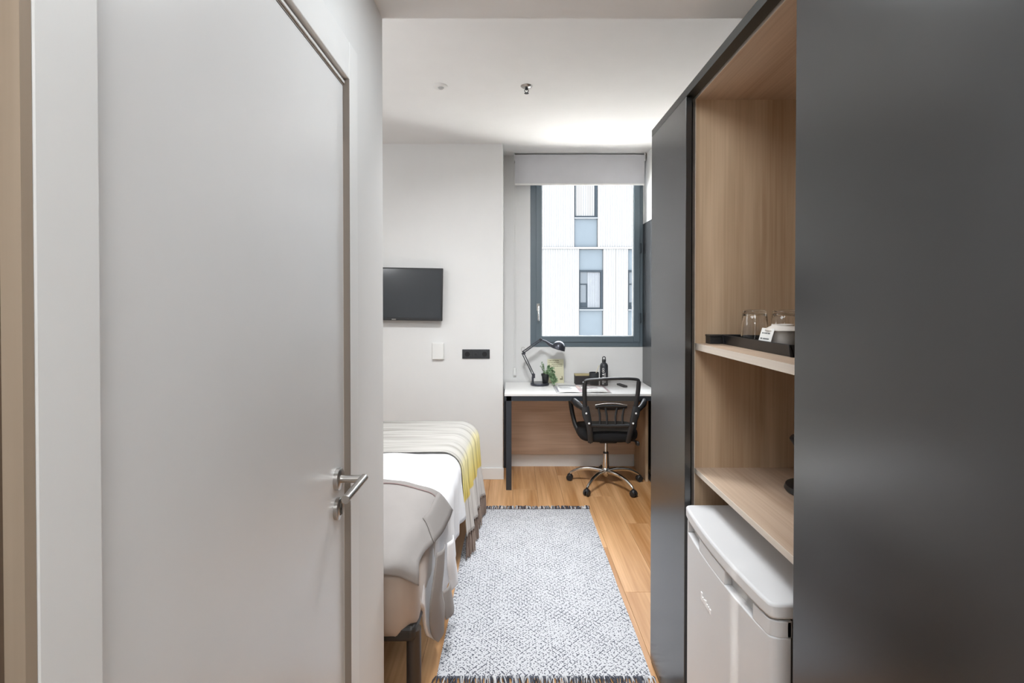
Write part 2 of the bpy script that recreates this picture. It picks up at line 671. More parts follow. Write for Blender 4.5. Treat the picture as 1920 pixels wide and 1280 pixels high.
# floor slab with planks laid on it
floor = box('floor', M['gap'], -2.7, 1.32, -0.9, 4.75, -0.12, -0.012, **ST)
PW, PL = 0.192, 1.285
plank_me = {}
rows = 0
for i in range(21):
    x0 = -2.68 + i * PW
    if x0 + PW > 1.24:
        break
    start = -0.9 - PL * ((i * 0.37) % 1.0)
    y = start
    while y < 4.72:
        y0, y1 = max(y, -0.88), min(y + PL, 4.72)
        if y1 - y0 > 0.05:
            k = round(y1 - y0, 3)
            if k not in plank_me:
                b = MB().box(0.0006, PW - 0.0006, 0.0006, k - 0.0006, -0.012, 0.0)
                po = b.build('plank', M['floor'], floor, bevel=0.0007, bseg=1)
                # mesh data local to the plank itself
                po.data.transform(Matrix.Translation(world_of(floor)))
                plank_me[k] = po
                p = po
            else:
                p = plank_me[k].copy()
                COL.objects.link(p)
                p.parent = floor
            p.location = Vector((x0, y0, 0)) - floor.location
        y += PL

# walls
box('wall_left', M['wall'], -0.55, -0.43, -0.9, 0.44, 0, H_HALL, **ST)
wl = MB().box(-0.55, -0.43, 1.325, 1.67, 0, H_HALL)           # pier between the door and the bedroom
wl.box(-0.55, -0.43, 0.44, 1.325, 2.12, H_HALL)               # over the door
wl.build('wall_left', M['wall'], **ST)
box('wall_bathroom', M['wall'], -2.7, -0.55, 1.55, 1.67, 0, H_ROOM, **ST)
box('wall_bedroom_left', M['wall'], -2.82, -2.7, 1.55, 4.37, 0, H_ROOM, **ST)
box('wall_television', M['wall'], -2.82, -0.077, 4.25, 4.75, 0, H_ROOM, **ST)
box('wall_right', M['wall'], 1.21, 1.33, -0.9, 4.75, 0, H_ROOM, **ST)
box('wall_entrance', M['wall'], -0.55, 1.33, -1.02, -0.9, 0, H_HALL, **ST)
# window wall: opening X 0.168..1.198, Z 1.093..2.76
ww = MB()
ww.box(-0.077, 1.21, 4.59, 4.75, 0, 1.093)
ww.box(-0.077, 1.21, 4.59, 4.75, 2.76, H_ROOM)
ww.box(-0.077, 0.168, 4.59, 4.75, 1.093, 2.76)
ww.box(1.198, 1.21, 4.59, 4.75, 1.093, 2.76)
ww.build('wall_window', M['wall'], **ST)
# ceilings
box('ceiling', M['ceiling'], -2.82, 1.33, 1.67, 4.75, H_ROOM, H_ROOM + 0.12, **ST)
box('ceiling', M['ceiling'], -0.55, 1.33, -1.02, 1.67, H_HALL, H_ROOM + 0.12, **ST)
# skirtings
box('baseboard_television', M['trimwhite'], -2.7, -0.070, 4.236, 4.25, 0, 0.096, bevel=0.002, **ST)
box('baseboard_window', M['trimwhite'], -0.06, 1.115, 4.576, 4.59, 0, 0.118, bevel=0.002, **ST)
box('baseboard_left', M['trimwhite'], -0.43, -0.418, 1.335, 1.67, 0, 0.096, bevel=0.002, **ST)
# black wainscot on the right wall, window side of the wardrobe
box('trim_wainscot', M['black'], 1.196, 1.21, 2.10, 4.588, 0.0, 2.215, bevel=0.001, **ST)

# ------------------------------------------------------------------ hall door in the left wall
door = empty('door_1', (-0.43, 0.89, 0), kind='structure')
box('door_leaf', M['door'], -0.464, -0.424, 0.507, 1.262, 0.008, 2.043, door, bevel=0.0015)
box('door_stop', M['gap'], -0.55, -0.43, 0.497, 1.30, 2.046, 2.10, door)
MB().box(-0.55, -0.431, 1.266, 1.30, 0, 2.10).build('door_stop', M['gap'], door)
# rebate bead round the leaf (white line over the leaf's dark gap)
box('door_seal', M['seal'], -0.4245, -0.4095, 1.2635, 1.2685, 0.0, 2.062, door)  # brown strip paints the shade on the casing's side face
box('door_seal', M['seal'], -0.4245, -0.4235, 0.507, 1.2635, 2.0435, 2.0495, door)  # painted shade of the gap above the leaf
box('door_bead', M['trimwhite'], -0.432, -0.420, 0.50, 1.2665, 2.049, 2.056, door, bevel=0.001)
box('door_casing', M['trimwhite'], -0.432, -0.410, 0.43, 1.2665, 2.062, 2.157, door, bevel=0.0025, label=None)
box('door_casing', M['trimwhite'], -0.432, -0.409, 1.268, 1.334, 0, 2.157, door, bevel=0.0025)
box('door_casing', M['trimwhite'], -0.432, -0.410, 0.4306, 0.5005, 0, 2.062, door, bevel=0.0025)
YH = 1.207
ros = MB().lathe((-0.424, YH, 1.074), [(0.0, 0), (0.026, 0), (0.026, 0.0095), (0.0235, 0.0115), (0, 0.0115)], 32, (1, 0, 0)).build('handle_rosette', M['steel'], door, smooth=40)
lev = MB()
lev.tube([(-0.414, YH, 1.074), (-0.3605, YH, 1.074)], 0.0092, 18)
lev.tube([(-0.360, YH + 0.0092, 1.074), (-0.360, 1.079, 1.074)], 0.0096, 18)
lev.build('lever_handle', M['steel'], door, smooth=50, bevel=0.0008)
esc = MB().lathe((-0.424, YH, 1.002), [(0.0, 0), (0.026, 0), (0.026, 0.0085), (0.0235, 0.0105), (0.010, 0.0105), (0.010, 0.008), (0, 0.008)], 32, (1, 0, 0)).build('lock_rosette', M['steel'], door, smooth=40)
kh = MB().lathe((-0.4160, YH, 1.007), [(0, 0), (0.0078, 0), (0.0078, 0.004), (0, 0.004)], 16, (1, 0, 0))
kh.box(-0.416, -0.412, YH - 0.005, YH + 0.005, 0.988, 1.004)
kh.build('key_cylinder', M['gap'], esc)

# oak lining of the entrance passage, nearer than the door's casing
box('trim_entrance', M['taupe_light'], -0.45, -0.4105, 0.420, 0.4303, 0, H_HALL, **ST)
box('trim_entrance', M['taupe'], -0.45, -0.4285, -0.89, 0.420, 0, H_HALL, **ST)

# ------------------------------------------------------------------ window
win = empty('window_1', (0.683, 4.62, 1.093), kind='structure')
X0, X1, Z0, Z1 = 0.170, 1.196, 1.095, 2.758
YF = 4.585


def ring(x0, x1, z0, z1, wl_, wr, wb, wt, y0, y1):
    b = MB()
    b.box(x0, x0 + wl_, y0, y1, z0, z1)
    b.box(x1 - wr, x1, y0, y1, z0, z1)
    b.box(x0 + wl_, x1 - wr, y0, y1, z0, z0 + wb)
    b.box(x0 + wl_, x1 - wr, y0, y1, z1 - wt, z1)
    return b


ring(X0, X1, Z0, Z1, 0.052, 0.030, 0.045, 0.045, YF, YF + 0.075).build('window_frame', M['frame'], win, bevel=0.003)
ring(X0 + 0.050, X1 - 0.028, Z0 + 0.043, Z1 - 0.043, 0.052, 0.058, 0.055, 0.055, YF - 0.010, YF + 0.06).build('sash', M['frame'], win, bevel=0.004)
ring(X0 + 0.101, X1 - 0.085, Z0 + 0.097, Z1 - 0.097, 0.006, 0.008, 0.006, 0.006, YF + 0.004, YF + 0.02).build('glazing_bead', M['trimwhite'], win)  # white ring paints the reflection along the sash's inner edge
pane = box('pane', M['glass'], X0 + 0.10, X1 - 0.084, YF + 0.026, YF + 0.030, Z0 + 0.096, Z1 - 0.096, win)
hd = MB().box(0.226, 0.252, YF - 0.022, YF - 0.009, 1.425, 1.49).build('window_handle', M['steel'], win, bevel=0.003)
MB().tube([(0.239, YF - 0.016, 1.462), (0.239, YF - 0.05, 1.462), (0.239, YF - 0.052, 1.452), (0.239, YF - 0.05, 1.335)], 0.0075, 10).build('lever', M['chrome'], hd, smooth=50)
for z in (1.36, 1.995, 2.62):
    hg = MB()
    hg.tube([(1.168, YF - 0.014, z - 0.045), (1.168, YF - 0.014, z + 0.045)], 0.009, 10)
    hg.build('hinge', M['framedark'], win, smooth=50)

# roller blind
bl = empty('roller_blind', (0.61, 4.53, 2.56), 'pale grey roller blind pulled down over the top of the window', 'blind')
box('fabric', M['blind'], 0.026, 1.188, 4.510, 4.5115, 2.565, 2.825, bl)
MB().tube([(0.026, 4.532, 2.805), (1.188, 4.532, 2.805)], 0.021, 16).build('roller_tube', M['blind'], bl, smooth=50)
box('bottom_bar', M['whiteplastic'], 0.026, 1.188, 4.505, 4.5165, 2.552, 2.567, bl, bevel=0.002)
for x in (0.018, 1.189):
    box('bracket', M['whiteplastic'], x, x + 0.006, 4.50, 4.588, 2.77, 2.838, bl)
ch = MB()
for dx in (0.0, 0.014):
    ch.tube([(0.018 + dx, 4.545, 2.80), (0.018 + dx, 4.572, 0.88)], 0.0016, 6)
ch.build('pull_chain', M['whiteplastic'], bl)
box('chain_holder', M['whiteplastic'], 0.012, 0.038, 4.562, 4.589, 0.835, 0.905, bl, bevel=0.004)

# ------------------------------------------------------------------ building across the street
YB = 16.4
bld = empty('apartment_building', (2.0, YB, -5.72), 'white clad apartment building with blue grey panels seen through the window', 'building')
box('facade_wall', M['clad'], -9, 13, YB + 0.12, YB + 0.5, -5.72, 6.5, bld)
FLOORS = [(-5.72, [(-1.2, -0.42), (3.9, 4.7)]), (-2.72, [(0.3, 1.08), (5.2, 6.0)]),
          (0.28, [(-2.9, -2.1), (2.198, 2.983), (3.80, 4.58), (8.0, 8.8)]),
          (3.28, [(-3.1, -2.3), (2.041, 2.80), (5.6, 6.4)])]
for fi, (zb, cols) in enumerate(FLOORS):
    xs = -9.0
    edges = []
    for a, c in cols:
        edges.append((xs, a))
        xs = c
    edges.append((xs, 13.0))
    for a, c in edges:
        n = max(2, int(round((c - a) / 1.6)))
        for k in range(n):
            xa = a + (c - a) * k / n + 0.004
            xb = a + (c - a) * (k + 1) / n - 0.004
            # corrugated sheet: trapezoid ribs pushed out of the facade
            pts = []
            q = max(2, int((xb - xa) / 0.075))
            w = (xb - xa) / q
            for j in range(q):
                s0 = xa + j * w
                pts += [(s0, YB + 0.012), (s0 + 0.30 * w, YB + 0.012), (s0 + 0.42 * w, YB), (s0 + 0.88 * w, YB)]
            pts.append((xb, YB + 0.012))
            b = MB()
            b.grid([[Vector((x, y, zb + 0.03)) for x, y in pts], [Vector((x, y, zb + 2.97)) for x, y in pts]])
            b.box(xa, xb, YB + 0.04, YB + 0.12, zb + 0.03, zb + 2.97)
            b.build('cladding_panel', M['clad'], bld)
    box('floor_band', M['clad'], -9, 13, YB - 0.03, YB + 0.12, zb - 0.03, zb + 0.03, bld)
    for a, c in cols:
        box('infill_panel', M['cladblue'], a + 0.01, c - 0.01, YB + 0.07, YB + 0.11, zb + 0.04, zb + 0.96, bld, bevel=0.004)
        box('infill_panel', M['cladblue'], a + 0.01, c - 0.01, YB + 0.07, YB + 0.11, zb + 2.28, zb + 2.96, bld, bevel=0.004)
        box('sill', M['outblind'], a + 0.005, c - 0.005, YB - 0.01, YB + 0.12, zb + 0.96, zb + 1.0, bld)
        f = ring(a + 0.01, c - 0.01, zb + 1.0, zb + 2.28, 0.03, 0.07, 0.05, 0.06, YB + 0.03, YB + 0.11).build('window_frame', M['outframe'], bld)
        box('pane', M['outglass'], a + 0.04, c - 0.08, YB + 0.095, YB + 0.10, zb + 1.05, zb + 2.22, f)
        xm = a + (c - a) * (0.36 if zb < 3 else 0.02)
        bb = MB()
        nn = 9
        for j in range(nn):
            wj = (c - 0.09 - xm) / nn
            bb.box(xm + j * wj, xm + (j + 0.86) * wj, YB + 0.075, YB + 0.09, zb + 1.06, zb + 2.21)
        bb.build('curtain', M['outblind'] if zb < 3 else M['clad'], f)  # upper floor: full-width white slats stand in for sky reflected in the pane
        if zb < 3:
            ring(a + 0.03, xm - 0.005, zb + 1.06, zb + 1.84, 0.02, 0.035, 0.16, 0.04, YB + 0.07, YB + 0.09).build('casement', M['outframe'], f)
box('roof_parapet', M['clad'], -9, 13, YB, YB + 0.5, 6.28, 6.6, bld)
tag(box('street', M['concrete'], -14, 18, 4.9, 16.5, -5.9, -5.72), kind='structure')

# ------------------------------------------------------------------ wardrobe wall on the right
XD = 0.578
wr = empty('wardrobe', (0.9, 1.1, 0), 'tall black wardrobe with sliding doors and an open oak shelf bay on the right', 'wardrobe')
box('sliding_door', M['black'], XD, XD + 0.020, 1.672, 2.080, 0.012, 2.183, wr, bevel=0.001)
box('sliding_door', M['black'], XD, XD + 0.020, 0.20, 1.025, 0.012, 2.183, wr, bevel=0.001)
tr = MB().box(XD, XD + 0.003, 0.20, 2.080, 2.184, 2.211).box(XD + 0.003, 0.612, 0.20, 2.080, 2.187, 2.211)
tr.build('track', M['track'], wr)
box('bottom_track', M['void'], XD + 0.004, 0.62, 0.20, 2.078, 0.0, 0.010, wr)
# black carcass behind the far door
box('carcass', M['void'], 0.622, 1.195, 1.726, 2.076, 0.0, 2.206, wr)
box('carcass', M['void'], 0.622, 1.195, 0.20, 0.93, 0.0, 2.206, wr)
box('top_panel', M['oak_y'], 0.6215, 1.195, 0.93, 1.726, 2.1845, 2.2075, wr)
box('edge_strip', M['oak_edge'], 0.619, 0.6215, 0.93, 1.726, 2.1845, 2.2075, wr)
box('side_panel', M['oak_z'], 0.6215, 1.195, 1.699, 1.7255, 0.0, 2.1845, wr)
box('side_panel', M['oak_z'], 0.6215, 1.195, 0.930, 0.952, 0.0, 2.1845, wr)
box('edge_strip', M['oak_edge'], 0.619, 0.6215, 1.699, 1.7235, 0.0, 2.1845, wr)
box('back_panel', M['oak_z'], 1.185, 1.194, 0.952, 1.699, 0.0, 2.1845, wr)
SH1, SH2 = 1.3626, 0.939
for z, t in ((SH1, 0.022), (SH2, 0.0165)):
    s_ = box('shelf', M['oak_y'], 0.6225, 1.184, 0.953, 1.6985, z - t, z, wr)
    box('front_edge', M['oak_edge'], 0.620, 0.6225, 0.953, 1.6985, z - t, z, s_)

# ------------------------------------------------------------------ small fridge under the shelf
fr = empty('mini_fridge', (0.85, 1.37, 0), 'small white fridge standing under the lower oak shelf', 'fridge')
FY0, FY1, FX, FZ = 1.103, 1.652, 0.572, 0.832


def bow(y, d=0.016):
    t = (y - (FY0 + FY1) / 2) / ((FY1 - FY0) / 2)
    return -d * (1 - t * t)


def bowed(y0, y1, x_front, x_back, z0, z1, d=0.016, n=14, rc=0.018):
    """slab with a bowed front, rounded at its two front corners"""
    pts = []
    for k in range(n + 1):
        y = y0 + (y1 - y0) * k / n
        e = min(y - y0, y1 - y)
        rx = rc - math.sqrt(max(0, rc * rc - (rc - min(e, rc)) ** 2))
        pts.append((x_front + bow(y, d) + d * 0.0 + rx, y, z0))
    # denser corner points
    ext = []
    for a in (0.0, 0.15, 0.35, 0.6):
        ext.append(a * rc)
    ys = sorted(set([round(y0 + e, 5) for e in ext] + [round(y1 - e, 5) for e in ext] + [round(p[1], 5) for p in pts]))
    pts = []
    for y in ys:
        e = min(y - y0, y1 - y)
        rx = rc - math.sqrt(max(0, rc * rc - (rc - min(e, rc)) ** 2))
        pts.append((x_front + bow(y, d) + rx, y, z0))
    pts += [(x_back, y1, z0), (x_back, y0, z0)]
    return MB().poly_prism(pts, (0, 0, z1 - z0))


box('cabinet', M['fridge'], 0.635, 1.13, FY0 + 0.008, FY1 - 0.008, 0.012, FZ - 0.036, fr, bevel=0.004)
bowed(FY0, FY1, FX, 1.13, FZ - 0.036, FZ).build('lid', M['fridge'], fr, bevel=0.007, bseg=3, smooth=40)
dr = bowed(FY0 + 0.004, FY1 - 0.004, FX + 0.004, 0.622, 0.05, FZ - 0.078).build('door', M['fridge'], fr, bevel=0.003, smooth=40)
# handle strip over the door: three raised blocks with two grip recesses between
bowed(FY0 + 0.004, FY1 - 0.004, FX + 0.024, 0.622, FZ - 0.078, FZ - 0.0405).build('grip_recess', M['fridgegrey'], dr, smooth=40)
for a, b_ in ((FY0 + 0.004, FY0 + 0.075), (FY0 + 0.215, FY0 + 0.40), (FY1 - 0.03, FY1 - 0.004)):
    n = 8
    pts = []
    for k in range(n + 1):
        y = a + (b_ - a) * k / n
        e = min(y - FY0 - 0.004, FY1 - 0.004 - y)
        rc = 0.018
        rx = rc - math.sqrt(max(0, rc * rc - (rc - min(e, rc)) ** 2))
        pts.append((FX + 0.0045 + bow(y) + rx, y, FZ - 0.078))
    pts += [(0.622, b_, FZ - 0.078), (0.622, a, FZ - 0.078)]
    MB().poly_prism(pts, (0, 0, 0.036)).build('handle_block', M['fridge'], dr, bevel=0.0015, smooth=40)
box('door_seal', M['gap'], 0.622, 0.635, FY0 + 0.014, FY1 - 0.014, 0.05, FZ - 0.045, fr)
# raised maker's mark, too worn to read: a row of small letter strokes
lg = MB()
for k, (w_, h_) in enumerate([(0.010, 0.022), (0.007, 0.013), (0.006, 0.013), (0.008, 0.018), (0.007, 0.013), (0.006, 0.013), (0.008, 0.013)]):
    y = 1.478 - k * 0.0115
    xf = FX + 0.004 + bow(y)
    lg.box(xf - 0.0025, xf + 0.003, y - w_, y, 0.622, 0.622 + h_)
lg.build('maker_mark', M['badge'], dr, bevel=0.0006)
for y in (FY0 + 0.05, FY1 - 0.05):
    MB().cyl((0.68, y, 0), (0.68, y, 0.014), 0.018, seg=12).build('foot', M['plastic'], fr)
    MB().cyl((1.06, y, 0), (1.06, y, 0.014), 0.018, seg=12).build('foot', M['plastic'], fr)

# ------------------------------------------------------------------ things on the upper oak shelf
Z = SH1
ty = empty('serving_tray', (0.81, 1.45, Z), 'black rectangular serving tray with raised rim on the upper shelf', 'tray')
tx0, tx1, ty0, ty1, th = 0.700, 0.98, 1.247, 1.648, 0.032
box('tray_floor', M['blackmetal'], tx0, tx1, ty0, ty1, Z + 0.0005, Z + 0.005, ty)
rim = MB()
fl = 0.010
rim.poly_prism([(tx0, ty0, Z + 0.001), (tx0 + 0.006, ty0, Z + 0.001), (tx0 - fl + 0.006, ty0, Z + th), (tx0 - fl, ty0, Z + th)], (0, ty1 - ty0, 0))
rim.poly_prism([(tx1 - 0.006, ty0, Z + 0.001), (tx1, ty0, Z + 0.001), (tx1 + fl, ty0, Z + th), (tx1 + fl - 0.006, ty0, Z + th)], (0, ty1 - ty0, 0))
rim.poly_prism([(tx0 - fl + 0.003, ty0, Z + 0.001), (tx0 - fl + 0.003, ty0 + 0.006, Z + 0.001), (tx0 - fl, ty0 + 0.006, Z + th), (tx0 - fl, ty0, Z + th)], (tx1 - tx0 + 2 * fl, 0, 0))
rim.poly_prism([(tx0 - fl + 0.003, ty1 - 0.006, Z + 0.001), (tx0 - fl + 0.003, ty1, Z + 0.001), (tx0 - fl, ty1, Z + th), (tx0 - fl, ty1 - 0.006, Z + th)], (tx1 - tx0 + 2 * fl, 0, 0))
rim.build('rim', M['blackmetal'], ty, bevel=0.0015)
bx = empty('flat_box', (0.73, 1.677, Z), 'small flat black box behind the far end of the tray', 'box')
box('body', M['plastic'], 0.656, 0.80, 1.658, 1.6975, Z + 0.0005, Z + 0.024, bx, bevel=0.001)
box('lid', M['plastic'], 0.6545, 0.8015, 1.6565, 1.698, Z + 0.0245, Z + 0.030, bx, bevel=0.001)

ZT = Z + 0.0055
gl_prof = [(0.0, 0.110), (0.027, 0.110), (0.031, 0.1085), (0.0335, 0.104), (0.0375, 0.060), (0.0405, 0.020), (0.0410, 0.0), (0.0392, 0.0), (0.0386, 0.020), (0.0354, 0.060), (0.0312, 0.090), (0.027, 0.095), (0.0, 0.096)]
for (gx, gy, lab) in ((0.752, 1.553, 'upside-down clear glass tumbler on the tray, left of the white cup'), (0.835, 1.535, 'upside-down clear glass tumbler on the tray, behind the white cup')):
    MB().lathe((gx, gy, ZT), gl_prof, 36).build('glass_tumbler', M['tumbler'], smooth=50, label=lab, cat='glass', group='tumblers on the tray')
cp = empty('espresso_cup', (0.748, 1.385, ZT), 'white cup on the tray under its upturned saucer', 'cup')
MB().lathe((0.748, 1.385, ZT), [(0, 0), (0.028, 0), (0.032, 0.003), (0.036, 0.03), (0.037, 0.054), (0.0345, 0.054), (0.033, 0.03), (0.028, 0.006), (0, 0.006)], 32).build('body', M['ceramic'], cp, smooth=50)
MB().lathe((0.748, 1.385, ZT + 0.054), [(0.0, 0.0015), (0.024, 0.002), (0.044, 0.0), (0.0445, 0.002), (0.040, 0.007), (0.028, 0.014), (0.0275, 0.018), (0.0235, 0.018), (0.022, 0.015), (0, 0.015)], 36).build('saucer', M['ceramic'], cp, smooth=40)
MB().tube(smooth_path([(0.782, 1.397, ZT + 0.045), (0.803, 1.404, ZT + 0.042), (0.806, 1.405, ZT + 0.025), (0.782, 1.397, ZT + 0.015)], 5), 0.0035, 8).build('handle', M['ceramic'], cp, smooth=60)
bc = empty('sugar_bowl', (0.775, 1.30, ZT), 'small black rounded bowl at the right end of the tray', 'bowl')
MB().lathe((0.775, 1.30, ZT), [(0, 0), (0.014, 0), (0.016, 0.004), (0.030, 0.018), (0.036, 0.036), (0.036, 0.050), (0.034, 0.050), (0.033, 0.036), (0.014, 0.008), (0, 0.008)], 28).build('body', M['blackcup'], bc, smooth=50)
MB().lathe((0.775, 1.30, ZT + 0.050), [(0, 0.012), (0.005, 0.011), (0.006, 0.006), (0.034, 0.002), (0.036, 0.0), (0, 0.0)], 28).build('lid', M['blackcup'], bc, smooth=40)
# folded note leaning on the cup
nt_ = empty('note_card', (0.702, 1.40, ZT), 'small white printed card leaning between the tray rim and the cup', 'card')
c00, c10 = Vector((0.7035, 1.432, Z + 0.0245)), Vector((0.7035, 1.365, Z + 0.0245))   # bottom left, bottom right (seen from the room)
c01, c11 = Vector((0.7095, 1.420, Z + 0.066)), Vector((0.7095, 1.352, Z + 0.066))
dwn = (c00 - c01) * 0.45
nrm = (c10 - c00).cross(c01 - c00).normalized()
if nrm.x > 0:
    nrm = -nrm
MB().poly_prism([c00 + dwn, c10 + dwn, c11, c01], nrm * 0.0006).build('card', M['white'], nt_)
pr = MB()
for row, segs in ((0.62, ((0.12, 0.24), (0.27, 0.34), (0.36, 0.55), (0.58, 0.76))), (0.25, ((0.10, 0.27), (0.32, 0.80)))):
    for a, c in segs:
        P0 = c00.lerp(c10, a).lerp(c01.lerp(c11, a), row)
        P1 = c00.lerp(c10, c).lerp(c01.lerp(c11, c), row)
        P2 = c00.lerp(c10, c).lerp(c01.lerp(c11, c), row + 0.085)
        P3 = c00.lerp(c10, a).lerp(c01.lerp(c11, a), row + 0.085)
        pr.poly_prism([p + nrm * 0.0006 for p in (P0, P1, P2, P3)], nrm * 0.0002)
pr.build('print', M['darkink'], nt_)

# kettle on the lower shelf, mostly behind the near sliding door
kt = empty('electric_kettle', (0.893, 1.47, SH2), 'black electric kettle on its round base on the lower shelf', 'kettle')
MB().lathe((0.893, 1.47, SH2 + 0.0005), [(0, 0), (0.078, 0), (0.082, 0.006), (0.078, 0.018), (0.06, 0.022), (0, 0.022)], 36).build('power_base', M['plastic'], kt, smooth=40)
MB().lathe((0.905, 1.47, SH2 + 0.0235), [(0, 0), (0.060, 0), (0.062, 0.01), (0.058, 0.10), (0.050, 0.165), (0.044, 0.172), (0.018, 0.182), (0.012, 0.195), (0, 0.197)], 36).build('body', M['blackmetal'], kt, smooth=40)
MB().tube([(0.862, 1.474, SH2 + 0.125), (0.845, 1.476, SH2 + 0.150), (0.828, 1.478, SH2 + 0.165)], [0.022, 0.016, 0.010], 12).build('spout', M['blackmetal'], kt, smooth=50)
MB().tube(smooth_path([(0.953, 1.466, SH2 + 0.17), (1.005, 1.462, SH2 + 0.165), (1.015, 1.462, SH2 + 0.10), (0.967, 1.466, SH2 + 0.05)], 6), 0.010, 10).build('handle', M['plastic'], kt, smooth=60)

# ------------------------------------------------------------------ television and wall fittings
tv = empty('television', (-0.945, 4.18, 1.354), 'flat black television hung on the white wall over the bed foot', 'television')
box('housing', M['plastic'], -1.309, -0.581, 4.165, 4.195, 1.352, 1.790, tv, bevel=0.004)
box('screen', M['screen'], -1.298, -0.592, 4.1635, 4.166, 1.374, 1.779, tv)
box('maker_badge', M['steel'], -1.000, -0.964, 4.1625, 4.166, 1.3565, 1.3635, tv, bevel=0.0008)
box('wall_bracket', M['blackmetal'], -1.05, -0.85, 4.195, 4.249, 1.47, 1.67, tv)
tv.rotation_euler = (0, R(0.9), 0)

sw = empty('thermostat', (-0.627, 4.25, 1.018), 'small white thermostat box on the wall left of the sockets', 'thermostat')
box('cover', M['whiteplastic'], -0.674, -0.578, 4.222, 4.249, 1.020, 1.158, sw, bevel=0.004)
box('back_plate', M['whiteplastic'], -0.678, -0.574, 4.244, 4.2495, 1.016, 1.162, sw, bevel=0.001)
sk = empty('socket_panel', (-0.305, 4.25, 1.025), 'black triple socket plate on the white wall beside the desk', 'socket')
box('plate', M['blackplastic'], -0.4215, -0.1885, 4.240, 4.2495, 1.025, 1.103, sk, bevel=0.002)
for k, x in enumerate((-0.378, -0.305, -0.232)):
    md_ = box('socket_module', M['blackplastic'], x - 0.033, x + 0.033, 4.2375, 4.241, 1.033, 1.095, sk, bevel=0.0012)
    if k != 1:
        MB().lathe((x, 4.2376, 1.063), [(0.0, -0.0005), (0.0, 0.0002), (0.012, 0.0002), (0.012, 0.0010), (0.021, 0.0010), (0.021, -0.0005)], 24, (0, -1, 0)).build('socket_well', M['recess'], md_)
    else:
        MB().lathe((x, 4.2376, 1.066), [(0, 0.004), (0.010, 0.003), (0.012, 0), (0, 0)], 20, (0, -1, 0)).build('dimmer_knob', M['greyplastic'], md_, smooth=40)

sp = empty('ceiling_sensor', (-0.445, 3.12, H_ROOM - 0.03), 'round white ceiling sensor with a dark lens, left of the sprinkler', 'sensor')
MB().lathe((-0.445, 3.12, H_ROOM), [(0, -0.010), (0.036, -0.010), (0.046, -0.003), (0.047, 0), (0, 0)], 28).build('ring', M['whiteplastic'], sp, smooth=40)
MB().lathe((-0.440, 3.12, H_ROOM - 0.010), [(0, -0.010), (0.012, -0.008), (0.018, -0.003), (0.019, 0), (0, 0)], 20).build('lens', M['fridgegrey'], sp, smooth=40)
sk2 = empty('fire_sprinkler', (0.090, 3.12, H_ROOM - 0.045), 'chrome fire sprinkler head hanging from the white ceiling', 'sprinkler')
MB().lathe((0.090, 3.12, H_ROOM), [(0, -0.012), (0.016, -0.012), (0.026, -0.010), (0.036, -0.002), (0.037, 0), (0, 0)], 24).build('escutcheon', M['steel'], sk2, smooth=40)
b = MB().cyl((0.090, 3.12, H_ROOM - 0.012), (0.090, 3.12, H_ROOM - 0.024), 0.009, 0.007, 12)
for dx in (-1, 1):
    b.tube(smooth_path([(0.090 + dx * 0.007, 3.12, H_ROOM - 0.018), (0.090 + dx * 0.012, 3.12, H_ROOM - 0.030), (0.090 + dx * 0.002, 3.12, H_ROOM - 0.043)], 4), 0.0022, 6)
b.build('frame', M['blackmetal'], sk2, smooth=50)
MB().lathe((0.090, 3.12, H_ROOM - 0.045), [(0, 0), (0.014, 0), (0.014, 0.0015), (0, 0.002)], 16).build('deflector', M['blackmetal'], sk2)

# ------------------------------------------------------------------ desk in the window recess
dk = empty('desk', (0.56, 4.29, 0), 'long white topped desk on charcoal legs in the window recess', 'desk')
DT, DF = 0.772, 3.99
box('desktop', M['desktop'], -0.060, 1.194, DF, 4.575, DT - 0.018, DT, dk, bevel=0.0015)
box('front_rail', M['deskmetal'], -0.058, 1.15, DF + 0.004, DF + 0.044, DT - 0.058, DT - 0.0185, dk, bevel=0.0015)
box('side_rail', M['deskmetal'], -0.058, -0.018, DF + 0.044, 4.572, DT - 0.058, DT - 0.0185, dk, bevel=0.0015)
box('leg', M['deskmetal'], -0.047, -0.004, DF + 0.004, DF + 0.044, 0, DT - 0.0185, dk, bevel=0.0015)
box('leg', M['deskmetal'], -0.072, -0.034, 4.535, 4.572, 0, DT - 0.058, dk, bevel=0.0015)
box('side_panel', M['oak_z'], 1.118, 1.140, 4.185, 4.572, 0.0, DT - 0.0185, dk)
box('modesty_panel', M['oak_x'], -0.030, 1.117, 4.545, 4.563, 0.121, DT - 0.0185, dk)

# ------------------------------------------------------------------ desk lamp
lp = empty('desk_lamp', (0.245, 4.42, DT), 'charcoal jointed desk lamp bent over the left end of the desk', 'lamp')
LY = 4.42
MB().lathe((0.245, LY, DT + 0.0005), [(0, 0), (0.081, 0), (0.083, 0.004), (0.083, 0.018), (0.080, 0.022), (0, 0.023)], 40).build('base', M['lampmetal'], lp, smooth=40)
st = MB().cyl((0.183, LY, DT + 0.023), (0.183, LY, DT + 0.075), 0.0095, seg=14)
st.box(0.176, 0.204, LY - 0.008, LY + 0.008, DT + 0.062, DT + 0.100)
st.build('post', M['lampmetal'], lp, smooth=40, bevel=0.001)
MB().tube([(0.183, LY, DT + 0.032), (0.166, LY, DT + 0.034)], [0.005, 0.006], 10).build('thumb_screw', M['steel'], lp)
EL = Vector((0.094, LY, 1.058))
TP = Vector((0.254, LY, 1.172))
PV = Vector((0.188, LY, DT + 0.090))


def twin_arm(a, b_, gap):
    d = (b_ - a).normalized()
    n = Vector((-d.z, 0, d.x))
    m_ = MB()
    for s_ in (-1, 1):
        for yy in (-0.010, 0.010):
            off = n * gap * s_ + Vector((0, yy * (0.6 if s_ > 0 else 1), 0))
            m_.tube([a + off, b_ + off], 0.0036, 8)
    return m_


